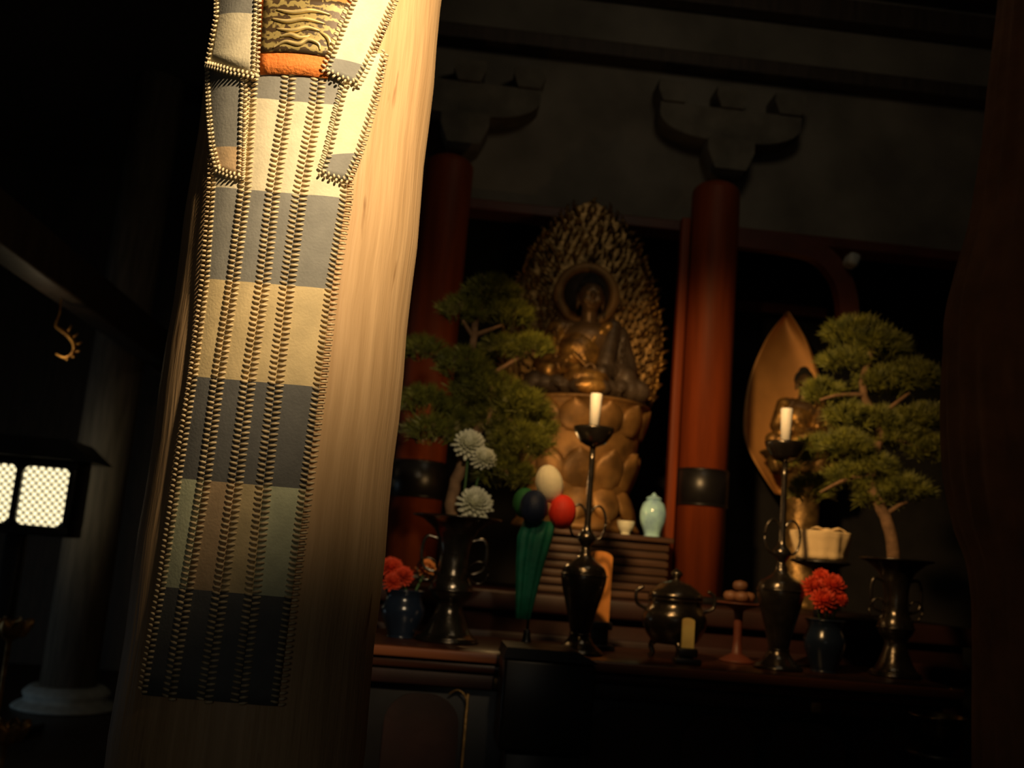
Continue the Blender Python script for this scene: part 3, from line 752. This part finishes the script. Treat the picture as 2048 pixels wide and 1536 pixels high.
# ------------------------------------------------------------------ pines
def pine(name, lab, trunk, branches, pads, Y, seed, vx):
    rg = random.Random(seed)
    t = thing(name, lab, 'pine branch', (vx, YV, zt+.3), 'pine branches in the bronze vases')
    tp = [at(a, b, y) for a, b, y in trunk]; tp[0].x = vx; tp[0].y = YV
    tp = catmull(tp, 6); bm = B(); n = len(tp)
    tube(bm, [p+Vector((rg.uniform(-.006, .006), 0, rg.uniform(-.004, .004))) for p in tp], [.030-.016*i/n for i in range(n)], 10); obj('trunk', bm, bark, t)
    for br in branches:
        bm = B(); pts = catmull([at(a, b, y) for a, b, y in br], 5); m_ = len(pts); tube(bm, pts, [.013-.008*i/m_ for i in range(m_)], 7); obj('branch', bm, bark, t)
    for (px, py, hw, hh, dY) in pads:
        c = at(px, py, Y+dY); k = K(px, py, Y+dY); rx_, rz_ = hw*k, hh*k
        bm = B(); nt_ = int(26+hw*hh/26)
        for i in range(nt_):
            a = rg.uniform(0, 2*PI); q = math.sqrt(rg.random()); h = rg.uniform(-.45, 1)
            s = math.sqrt(max(.05, 1-h*h))*(.55+.45*q)
            p = c+Vector((rx_*s*math.cos(a), rx_*.8*s*math.sin(a), rz_*h*.8))
            ax = Vector((math.cos(a)*s*.8, math.sin(a)*s*.7-.15, .75+.4*h+rg.uniform(-.2, .2))).normalized()
            tube(bm, [p-ax*.03, p+ax*.012], [.0025, .0015], 4, False)
            for j in range(18):
                d = (ax+Vector((rg.gauss(0, .55), rg.gauss(0, .55), rg.gauss(0, .45)))).normalized(); L = rg.uniform(.04, .068)
                u = d.orthogonal().normalized(); w = d.cross(u); b0 = p+ax*rg.uniform(-.01, .012)
                r_ = .0013
                vs = [bm.verts.new(b0+u*r_*math.cos(g)+w*r_*math.sin(g)+d*.002) for g in (0, 2.1, 4.2)]
                mid = [bm.verts.new(b0+d*L*.6+u*r_*.9*math.cos(g)+w*r_*.9*math.sin(g)-Vector((0, 0, .002))) for g in (0, 2.1, 4.2)]
                tipv = bm.verts.new(b0+d*L-Vector((0, 0, .006)))
                for e in range(3):
                    f = (e+1) % 3; bm.faces.new((vs[e], vs[f], mid[f], mid[e])); bm.faces.new((mid[e], mid[f], tipv))
        obj('needle_pad', bm, needle, t, False)
pine('pine_branch', 'spreading green pine branch in the left bronze vase, before the main statue',
     [(892, 1090, 4.38), (905, 990, 4.40), (935, 900, 4.45), (985, 800, 4.48), (945, 700, 4.46), (960, 610, 4.45)],
     [[(975, 810, 4.48), (1030, 850, 4.44), (1040, 880, 4.42)], [(950, 720, 4.46), (880, 715, 4.44), (845, 712, 4.43)], [(965, 760, 4.47), (1030, 720, 4.46), (1065, 700, 4.45)],
      [(930, 900, 4.45), (880, 860, 4.42), (850, 840, 4.4)], [(935, 895, 4.45), (1000, 935, 4.4), (1020, 950, 4.38)], [(950, 670, 4.46), (1005, 650, 4.45)], [(950, 680, 4.46), (925, 640, 4.42)]],
     [(983, 592, 56, 36, .05), (922, 628, 40, 28, .0), (1015, 634, 42, 28, .02), (1062, 700, 34, 26, 0), (1005, 700, 36, 22, .02), (848, 706, 44, 24, -.02), (925, 742, 50, 44, 0), (985, 785, 56, 38, .02), (1045, 820, 54, 38, 0),
      (848, 812, 50, 34, -.02), (862, 868, 48, 30, -.04), (1038, 895, 62, 46, -.02), (985, 848, 54, 38, .05), (1010, 955, 56, 36, -.05), (935, 800, 46, 36, .04), (1068, 860, 36, 34, .03), (905, 845, 36, 30, .04)], 4.45, 21, xv1)
pine('pine_branch', 'spreading green pine branch in the right bronze vase, before the leaf-shaped halo',
     [(1790, 1150, 4.38), (1775, 1050, 4.40), (1740, 960, 4.45), (1760, 860, 4.48), (1725, 780, 4.46), (1745, 700, 4.45)],
     [[(1745, 950, 4.45), (1690, 960, 4.42), (1640, 985, 4.4)], [(1760, 870, 4.48), (1820, 890, 4.44), (1855, 905, 4.43)], [(1730, 790, 4.46), (1680, 790, 4.44), (1640, 800, 4.42)],
      [(1750, 840, 4.48), (1800, 800, 4.45), (1820, 785, 4.44)], [(1755, 900, 4.46), (1700, 880, 4.43), (1690, 870, 4.42)], [(1770, 1030, 4.41), (1800, 1010, 4.4), (1815, 1005, 4.4)]],
     [(1715, 676, 62, 38, .05), (1765, 700, 54, 36, .02), (1825, 758, 50, 36, 0), (1770, 772, 54, 34, .03), (1690, 730, 48, 26, .06), (1800, 880, 54, 36, .04), (1700, 960, 44, 34, .03), (1860, 840, 36, 28, .0), (1750, 1000, 44, 28, .03), (1648, 792, 40, 28, .07), (1700, 840, 44, 34, .02), (1760, 850, 50, 32, .04), (1690, 895, 44, 30, -.02), (1640, 905, 40, 28, .06),
      (1620, 985, 34, 34, .08), (1740, 940, 46, 30, 0), (1860, 905, 42, 30, -.02), (1805, 985, 54, 32, -.03), (1830, 845, 40, 26, 0), (1590, 920, 26, 24, .12)], 4.45, 22, xv2)

# ------------------------------------------------------------------ flowers
def flower(px, py, Y, rpx, m, lab, foot, group, face=Vector((0, -.8, .6)), seed=1, npet=90, cat='flower', deep=.6):
    rg = random.Random(seed); c = at(px, py, Y); R = rpx*K(px, py, Y)
    t = thing('chrysanthemum', lab, cat, foot, group)
    bm = B(); q = face.normalized(); u = q.orthogonal().normalized(); w = q.cross(u)
    for i in range(npet):
        zz = 1-1.45*(i+.5)/npet; a = i*2.39996; r = math.sqrt(max(0, 1-zz*zz)); d = (u*(r*math.cos(a))+w*(r*math.sin(a))+q*zz).normalized()
        L = R*(.75+.25*(1-zz))*rg.uniform(.88, 1.06); wd = R*.14
        tg = q-d*q.dot(d); tg = tg.normalized() if tg.length > .05 else u
        sd = d.cross(tg).normalized(); pts = [(.12, .35), (.5, .9), (.8, 1.), (1., .45)]; A = []; Bq = []
        for s, ww in pts:
            p = c-q*(R*.3)+d*(L*s)+tg*(R*.22*s*s)
            A.append([bm.verts.new(p-sd*wd*ww), bm.verts.new(p-tg*wd*.25), bm.verts.new(p+sd*wd*ww)])
            Bq.append([bm.verts.new(p-sd*wd*ww*.9-tg*.0015), bm.verts.new(p-tg*(wd*.25+.003)), bm.verts.new(p+sd*wd*ww*.9-tg*.0015)])
        for e in range(3):
            for g in range(2):
                bm.faces.new((A[e][g], A[e+1][g], A[e+1][g+1], A[e][g+1])); bm.faces.new((Bq[e][g], Bq[e][g+1], Bq[e+1][g+1], Bq[e+1][g]))
            for g in (0, 2): bm.faces.new((A[e][g], Bq[e][g], Bq[e+1][g], A[e+1][g]))
        for e in (0, 3):
            for g in range(2): bm.faces.new((A[e][g], A[e][g+1], Bq[e][g+1], Bq[e][g]))
    obj('bloom', bm, m, t)
    bm = B(); f = Vector(foot); tube(bm, catmull([f, f.lerp(c, .5)+Vector((.01, .01, .02)), c-q*R*.3], 6), .005, 7); obj('stem', bm, stem_m, t)
    return t
gW = 'white chrysanthemums below the left pine'
ft = Vector((xv1, YV, zt+.42))
flower(938, 882, 4.36, 33, petal_w, 'upper white chrysanthemum low in the left pine branch', ft, gW, seed=2)
flower(968, 912, 4.33, 26, petal_w, 'middle small white chrysanthemum low in the left pine branch', ft+Vector((.008, -.012, 0)), gW, seed=3)
flower(950, 1000, 4.30, 36, petal_w, 'lowest greenish white chrysanthemum just above the rim of the left vase', ft+Vector((-.01, -.015, .01)), gW, seed=4)
# small dark pots with red flowers
def pot(px, py0, py1, hw, Y, lab, group):
    k = K(px, py1, Y); x = at(px, py1, Y).x; h = (py1-py0)*k
    t = thing('flower_pot', lab, 'pot', (x, Y, zt), group)
    bm = B(); lathe(bm, x, Y, smooth_prof([(0, zt), (hw*.6*k, zt), (hw*.62*k, zt+.01), (hw*k, zt+h*.55), (hw*.8*k, zt+h*.85), (hw*.9*k, zt+h)], 4)+[(hw*.8*k, zt+h), (hw*.6*k, zt+h*.8), (0, zt+h*.75)], 36); obj('body', bm, navy_glz, t)
    bm = B(); lathe(bm, x, Y, [(hw*.9*k-.001, zt+h-.006), (hw*.9*k+.005, zt+h-.002), (hw*.9*k, zt+h+.003)], 36); obj('rim', bm, navy_glz, t)
    return Vector((x, Y, zt+h*.78))
gp = 'dark pots with red flowers on the altar table'
f0 = pot(1648, 1228, 1330, 42, 4.34, 'dark glazed pot with red blooms right of the second candlestick', gp)
gR = 'red blooms in the dark pot right of the second candlestick'
for i, (a, b, r, y) in enumerate([(1630, 1170, 25, 4.34), (1668, 1166, 26, 4.33), (1650, 1196, 27, 4.28), (1680, 1195, 18, 4.32), (1645, 1150, 18, 4.37)]):
    flower(a, b, y, r, petal_r, ['left red bloom', 'upper right red bloom', 'front red bloom, lowest', 'small rightmost red bloom', 'small rear red bloom, topmost'][i]+' of the bunch in the right dark pot', f0+Vector((.012*(i-2), -.004*i, 0)), gR, seed=10+i, npet=70)
f1 = pot(800, 1185, 1278, 44, 4.42, 'dark glazed pot with red blooms beside the pale pillar', gp)
gL = 'red blooms in the dark pot beside the pale pillar'
for i, (a, b, r, y) in enumerate([(782, 1130, 24, 4.42), (806, 1148, 22, 4.38), (786, 1160, 20, 4.36)]):
    flower(a, b, y, r, petal_r, ['upper left red bloom', 'right red bloom', 'lowest red bloom'][i]+' of the bunch beside the pale pillar', f1+Vector((.012*(i-1), -.004*i, 0)), gL, seed=20+i, npet=70)
flower(853, 1132, 4.44, 20, petal_o, 'small orange bloom between the red blooms and the left bronze vase', f1+Vector((.03, .01, 0)), None, seed=30, npet=60)
# cream wrapped bundle on a dark stand
YQ = 4.62
k = K(1640, 1100, YQ); p = at(1640, 1122, YQ)
t = thing('offering_stand', 'tall dark lacquered offering stand behind the red blooms', 'stand', (p.x, YQ, zt))
bm = B(); lathe(bm, p.x, YQ, smooth_prof([(0, zt), (44*k, zt), (42*k, zt+.014), (14*k, zt+.05), (10*k, p.z-.08), (16*k, p.z-.04), (52*k, p.z-.014), (54*k, p.z-.001), (0, p.z-.001)], 3), 40); obj('pedestal', bm, black_m, t)
bm = B(); lathe(bm, p.x, YQ, [(54*k, p.z-.012), (57*k, p.z-.004), (55*k, p.z+.003), (53*k, p.z-.0)], 40); obj('rim', bm, black_m, t)
w = thing('cloth_bundle', 'cream cloth wrapped bundle on the dark stand above the red blooms', 'bundle', (p.x, YQ, p.z))
bm = B(); NZ = 12
for i in range(NZ+1): pass
lathe(bm, p.x, YQ, smooth_prof([(0, p.z+.002), (44*k, p.z+.003), (50*k, p.z+18*k), (55*k, p.z+38*k), (59*k, p.z+54*k), (55*k, p.z+58*k), (20*k, p.z+54*k), (0, p.z+52*k)], 4), 60, lambda a, z: 1+.035*math.sin(a*7+z*30)+.02*math.sin(a*13)); obj('cloth', bm, paper_m, w)
bm = B(); ball(bm, (p.x+8*k, YQ-12*k, p.z+58*k), (14*k, 12*k, 8*k), 2); tube(bm, catmull([(p.x+8*k, YQ-12*k, p.z+58*k), (p.x+30*k, YQ-16*k, p.z+66*k), (p.x+44*k, YQ-20*k, p.z+60*k)], 5), [.012]*6+[.006]*5, 8, True, .5); tube(bm, catmull([(p.x+8*k, YQ-12*k, p.z+58*k), (p.x-16*k, YQ-16*k, p.z+65*k), (p.x-34*k, YQ-20*k, p.z+58*k)], 5), [.012]*6+[.006]*5, 8, True, .5); obj('knot', bm, paper_m, w)
# small red lacquer stand left of the second candlestick
Yq = 4.5
p = at(1478, 1205, Yq); k = K(1478, 1205, Yq)
t = thing('offering_tray', 'small dull red footed tray left of the second candlestick', 'tray', (p.x, Yq, zt))
bm = B(); lathe(bm, p.x, Yq, smooth_prof([(0, zt), (32*k, zt), (30*k, zt+.012), (10*k, zt+.04), (9*k, p.z-.05), (14*k, p.z-.03), (44*k, p.z-.008), (46*k, p.z), (0, p.z-.004)], 3), 40); obj('pedestal', bm, wood_redarm, t)
gb = 'round brown offerings piled on the red footed tray'
for i, (dx, dy, dz, lb) in enumerate([(-17, 0, 12, 'left lower'), (17, 0, 12, 'right lower'), (0, -16, 12, 'front lower'), (0, -4, 33, 'topmost')]):
    bm = B(); lathe(bm, p.x+dx*k, Yq+dy*k, smooth_prof([(0, p.z+(dz-11.5)*k), (11*k, p.z+(dz-9)*k), (15*k, p.z+dz*k), (11*k, p.z+(dz+8)*k), (0, p.z+(dz+11)*k)], 3), 24); tag(obj('bun', bm, mat('brown_bun', (.15, .065, .03), .6)), lb+' brown bun on the small red footed tray', 'bun', gb)

# ------------------------------------------------------------------ five colour ball ornament with green cloth
Yo = 4.19
p = at(1062, 1270, Yo); k = K(1070, 1100, Yo)
xo = at(1052, 1290, Yo).x
t = thing('ball_ornament', 'ornament of cream, green, navy and red cloth balls over a long green pleated cloth', 'ornament', (xo, Yo, zt))
bm = B(); lathe(bm, xo, Yo, smooth_prof([(0, zt), (26*k, zt), (26*k, zt+.012), (12*k, zt+.03), (8*k, zt+.06), (6*k, zt+.09), (0, zt+.09)], 3), 28); obj('stand', bm, black_m, t)
top = at(1082, 1040, Yo); 
bm = B(); tube(bm, [(xo, Yo, zt+.08), (xo+.005, Yo, zt+.25), top], .006, 8); obj('rod', bm, black_m, t)
# pleated cloth: narrow at the bottom, wide at the top
rows = [(1046, 1238, 14), (1052, 1190, 19), (1060, 1130, 26), (1070, 1075, 33), (1080, 1042, 30)]
pr = [(at(a, b, Yo), h*k) for a, b, h in rows]
bm = B(); rings = []; n = 72
for (c, h) in pr:
    rings.append([bm.verts.new((c.x+h*math.cos(2*PI*i/n)*(1+.10*math.sin(9*2*PI*i/n)), c.y+.55*h*math.sin(2*PI*i/n)*(1+.10*math.sin(9*2*PI*i/n)), c.z)) for i in range(n)])
for a, b in zip(rings, rings[1:]):
    for i in range(n): bm.faces.new((a[i], a[(i+1) % n], b[(i+1) % n], b[i]))
bm.faces.new(rings[-1]); bm.faces.new(rings[0])
obj('pleated_cloth', bm, green_cl, t)['label'] = 'green pleated cloth'
def clothball(px, py, hw, hh, Y, m, lab, tilt=0):
    c = at(px, py, Y); kk = K(px, py, Y); bm = B(); R = Matrix.Rotation(tilt, 3, 'Y')
    ball(bm, c, (hw*kk, hw*kk, hh*kk), 4, R)
    bm2 = bm
    for i in range(8):
        a = 2*PI*i/8; pts = []
        for q in range(13):
            f = -PI/2+PI*q/12; v = Vector((hw*kk*1.005*math.cos(f)*math.cos(a), hw*kk*1.005*math.cos(f)*math.sin(a), hh*kk*1.005*math.sin(f))); v = R @ v; pts.append(c+v)
        tube(bm, pts, .0011, 5)
    o = obj('cloth_ball', bm, m, t); o['label'] = lab
clothball(1099, 968, 27, 38, Yo, cream_cl, 'cream cloth ball, pointed upwards', -.25)
clothball(1050, 1006, 24, 30, Yo+.05, green_ball, 'green cloth ball')
clothball(1068, 1014, 28, 34, Yo-.06, navy_cl, 'navy cloth ball')
clothball(1125, 1024, 27, 34, Yo-.02, red_cl, 'red cloth ball')

# porcelain beside the statue base; the jar's blue stands in for a window reflection
Yj = 5.245
p = at(1310, 1066, Yj); k = K(1310, 1030, Yj)
t = thing('reflection_jar', 'jar coloured pale blue for a window reflection, on the step left of the right red column', 'jar', (at(1306, 1066, Yj).x, Yj+.02, zs1)); xj = at(1306, 1060, Yj).x
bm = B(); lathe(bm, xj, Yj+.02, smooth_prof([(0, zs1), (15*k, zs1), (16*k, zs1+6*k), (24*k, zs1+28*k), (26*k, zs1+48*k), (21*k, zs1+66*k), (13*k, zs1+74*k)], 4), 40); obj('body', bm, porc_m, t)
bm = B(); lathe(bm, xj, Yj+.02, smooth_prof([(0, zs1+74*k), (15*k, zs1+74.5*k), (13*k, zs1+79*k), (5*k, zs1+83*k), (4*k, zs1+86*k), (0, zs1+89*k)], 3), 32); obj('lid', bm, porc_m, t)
xj2 = at(1252, 1066, Yj).x
t = thing('porcelain_cup', 'small white porcelain cup beside the pale blue jar', 'cup', (xj2, Yj+.02, zs1))
bm = B(); lathe(bm, xj2, Yj+.02, smooth_prof([(0, zs1), (8*k, zs1), (9*k, zs1+4*k), (15*k, zs1+14*k), (17*k, zs1+27*k)], 4)+[(15.5*k, zs1+27*k), (12*k, zs1+12*k), (0, zs1+6*k)], 32); obj('bowl', bm, petal_w, t)
bm = B(); lathe(bm, xj2, Yj+.02, [(8*k, zs1+.0005), (9.5*k, zs1+.001), (8.5*k, zs1+.006)], 24); obj('foot_ring', bm, petal_w, t)
xj3 = at(1218, 1060, Yj).x

# ------------------------------------------------------------------ left background
YL = 8.6
p_base = p = at(178, 1100, YL); k = K(178, 1000, YL)
t = thing('wooden_pillar', 'distant weathered pillar on a pale round stone base at the left', 'pillar', (p.x, YL, 0))
zsb = at(120, 1368, YL).z
bm = B(); lathe(bm, p.x, YL, [(52*k, zsb), (50*k, ZC)], 40); obj('shaft', bm, wood_old, t)
bm = B(); lathe(bm, p.x, YL, smooth_prof([(0, 0), (90*k, 0), (90*k, zsb*.22), (76*k, zsb*.4), (80*k, zsb*.7), (70*k, zsb*.92), (60*k, zsb-.001), (0, zsb-.001)], 3), 48); obj('stone_base', bm, stone_m, t)['label'] = 'pale grey stone base'
# lantern
YN = 7.3
k = K(40, 990, YN); zc = at(80, 992, YN).z
xa, xb = at(37, 992, YN).x, at(131, 992, YN).x; wp = xb-xa; zlo, zhi = zc-58*k, zc+58*k
xs = [xa-wp-14*k, xa]
t = thing('lantern', 'glowing lantern with two mesh-covered panes at the left edge', 'lantern', ((xs[0]+xb)/2, YN+.15, 0))
bm = B(); fr = .035; xL, xR = xs[0]-.05, xb+.05
for z0, z1 in ((zlo-.07, zlo), (zhi, zhi+.06)): bb(bm, xL, xR, YN, YN+.3, z0, z1, .01)
for a, b in ((xL, xs[0]), (xs[0]+wp, xs[1]), (xb, xR)): bb(bm, a, b, YN, YN+.3, zlo-.001, zhi+.001, .006)
obj('frame', bm, black_m, t)
bm = B(); prism(bm, [(xL-.12, zhi+.061), (xR+.12, zhi+.061), (xR-.05, zhi+.2), (xL+.05, zhi+.2)], YN-.1, YN+.4); obj('roof', bm, black_m, t, False)
bm = B(); bb(bm, (xL+xR)/2-.06, (xL+xR)/2+.06, YN+.09, YN+.21, .06, zlo-.071, .01); obj('post', bm, black_m, t)
bm = B(); bb(bm, xL+.05, xR-.05, YN-.02, YN+.32, 0, .06, .01); obj('foot', bm, black_m, t)
for x_ in xs:
    bm = B(); bb(bm, x_, x_+wp, YN+.03, YN+.06, zlo, zhi, .004); pn = obj('glowing_pane', bm, lamp_glow, t); pn['label'] = 'glowing warm paper pane'
    bm = B(); H = zhi-zlo; st_ = wp/6
    for sg in (-1, 1):
        q = -H
        while q < wp+H:
            # line x = x_+q + sg*s ; clip to pane
            pts = []
            for i in range(61):
                s = H*i/60; xx = x_+q+(s if sg > 0 else -s+H*0)
                if x_ <= xx <= x_+wp: pts.append((xx, YN+.022+sg*.0015, zlo+s))
            if len(pts) > 1: tube(bm, [pts[0], pts[-1]], .0055, 5)
            q += st_
    # corner gussets
    cg = .045
    for cx_, cz_, sx, sz in ((x_, zlo, 1, 1), (x_+wp, zlo, -1, 1), (x_, zhi, 1, -1), (x_+wp, zhi, -1, -1)):
        o = [(cx_, cz_)]+[(cx_+sx*cg*(1-math.sin(a)), cz_+sz*cg*(1-math.cos(a))) for a in [PI/2*i/8 for i in range(9)]]
        prism(bm, o, YN+.012, YN+.028)
    obj('wire_mesh', bm, black_m, pn)
# gilt hanging ornament and the dark beam it hangs from
YG = 6.4
pts = [at(a, b, YG) for a, b in ((122, 598), (120, 625), (112, 650), (122, 660), (138, 672), (150, 690), (146, 708), (130, 716), (112, 708))]
q = catmull(pts, 6)
t = thing('gilt_hook', 'curled gilt ornament hanging in the dark at the left', 'ornament', pts[0])
bm = B(); n = len(q); tube(bm, q, [.008+.02*math.sin(PI*min(1, max(0, (i/n-.15)/.85))) for i in range(n)], 10, True, .6); obj('curl', bm, gold, t)
bm = B()
for i in range(22, n-4, 4):
    d = (q[i]-at(112, 685, YG)).normalized(); tube(bm, [q[i], q[i]+d*.03+Vector((0, -.01, .01)), q[i]+d*.045+Vector((0, -.015, .025))], [.01, .008, .001], 6)
obj('leaf_curls', bm, gold, t)
zbm = at(122, 596, YG).z
bm = B()
xbm = pts[0].x
bb(bm, xbm-.1, xbm+.1, 3.2, 10.9, zbm+.001, zbm+.28, .02); tag(obj('ceiling_beam', bm, wood_dark), 'dark beam running into the hall above the gilt hook', 'beam')
# gilt lotus offerings in the dark at the lower left
YO = 6.0
for (px, py, hw, lab) in ((22, 1262, 46, 'dim gilt lotus ornament at the left edge, upper one'), (12, 1470, 52, 'dim gilt lotus ornament at the left edge, lower one')):
    c = at(px, py, YO); k = K(px, py, YO)
    if c.z < .25: c.z = .25
    t = thing('gilt_lotus', lab, 'ornament', (c.x, YO, 0), 'gilt lotus ornaments on stands at the left')
    bm = B(); lathe(bm, c.x, YO, smooth_prof([(0, 0), (.1, 0), (.1, .02), (.03, .06), (.015, .1), (.015, c.z-.06), (.05, c.z-.03), (.06, c.z), (0, c.z+.02)], 3), 24); obj('stand', bm, gold_dark, t)
    for i in range(8):
        a = 2*PI*i/8; bm = B(); petal(bm, Vector((c.x+.03*math.cos(a), YO+.03*math.sin(a), c.z-.03)), a, .12, .04, 1.0); obj('petal', bm, gold_dark, t)
    YO -= .45
# brass bell on a cushion at the lower right
YK = 3.7
p = at(1876, 1470, YK); k = K(1876, 1470, YK)
t = thing('bell_bowl', 'dark brass bell bowl at the lower right below the table corner', 'bell', (p.x, YK, 0))
zb_ = p.z-.06
bm = B(); lathe(bm, p.x, YK, smooth_prof([(0, zb_), (.05, zb_+.005), (.09, zb_+.05), (.1, zb_+.11), (.104, zb_+.13)], 4)+[(.096, zb_+.13), (.08, zb_+.05), (0, zb_+.02)], 40); obj('bowl', bm, mat('dark_brass', (.16, .12, .05), .22, 1.), t)
bm = B(); lathe(bm, p.x, YK, smooth_prof([(0, 0), (.14, 0), (.14, .03), (.05, .1), (.045, zb_-.08), (.1, zb_-.03), (.11, zb_-.001), (0, zb_-.001)], 3), 36); obj('stand', bm, black_m, t)

# ------------------------------------------------------------------ light
def light(name, kind, loc, col, e, target=None, size=.1, **kw):
    l = bpy.data.lights.new(name, kind); l.color = col; l.energy = e
    if kind == 'AREA': l.size = size
    else: l.shadow_soft_size = size
    for a, b in kw.items(): setattr(l, a, b)
    o = bpy.data.objects.new(name, l); C.objects.link(o); o.location = loc
    if target is not None: o.rotation_euler = (Vector(target)-Vector(loc)).to_track_quat('-Z', 'Y').to_euler()
    return o
WARM = (1, .74, .43); AMB = (1, .58, .22)
# ceiling spot on the pale pillar
light('ceiling_spot', 'SPOT', (pax+.72, .5, 3.2), WARM, 290, (pax-.05, PY_-.2, 2.62), .05, spot_size=math.radians(64), spot_blend=.78)
# low altar lamp behind the left pine
light('altar_lamp', 'POINT', at(985, 950, 5.0), AMB, 3.2, None, .04)
# overhead spot on the offerings
light('offering_spot', 'SPOT', (.2, 2.6, 3.05), AMB, 310, at(1410, 905, 4.8), .08, spot_size=math.radians(55), spot_blend=1.)
light('hook_fill', 'POINT', at(85, 700, 6.25), WARM, .9, None, .03)  # unseen fill light added to brighten the gilt hook
# unseen fill light added in place of bounce on the upper wall
light('upper_wall_fill', 'AREA', (1.2, 3.2, 5.0), (1, .82, .55), 3.4, (1.2, 6, 3.2), .6)
# evening daylight through the door behind and the left side
light('door_daylight', 'AREA', (-.4, -2.4, 1.9), (1, .95, .80), 1.7, (.3, 4, 1.2), 1.0)
light('side_daylight', 'AREA', (-5.6, 6.4, .4), (.7, .9, 1), 3.6, (p_base.x, p_base.y, .2), .8)
w = bpy.data.worlds.new('world'); bpy.context.scene.world = w; w.use_nodes = True
w.node_tree.nodes['Background'].inputs[0].default_value = (.02, .018, .016, 1); w.node_tree.nodes['Background'].inputs[1].default_value = .3
sc = bpy.context.scene
sc.view_settings.view_transform = 'Standard'; sc.view_settings.look = 'None'; sc.view_settings.gamma = 1; sc.view_settings.exposure = 0.0
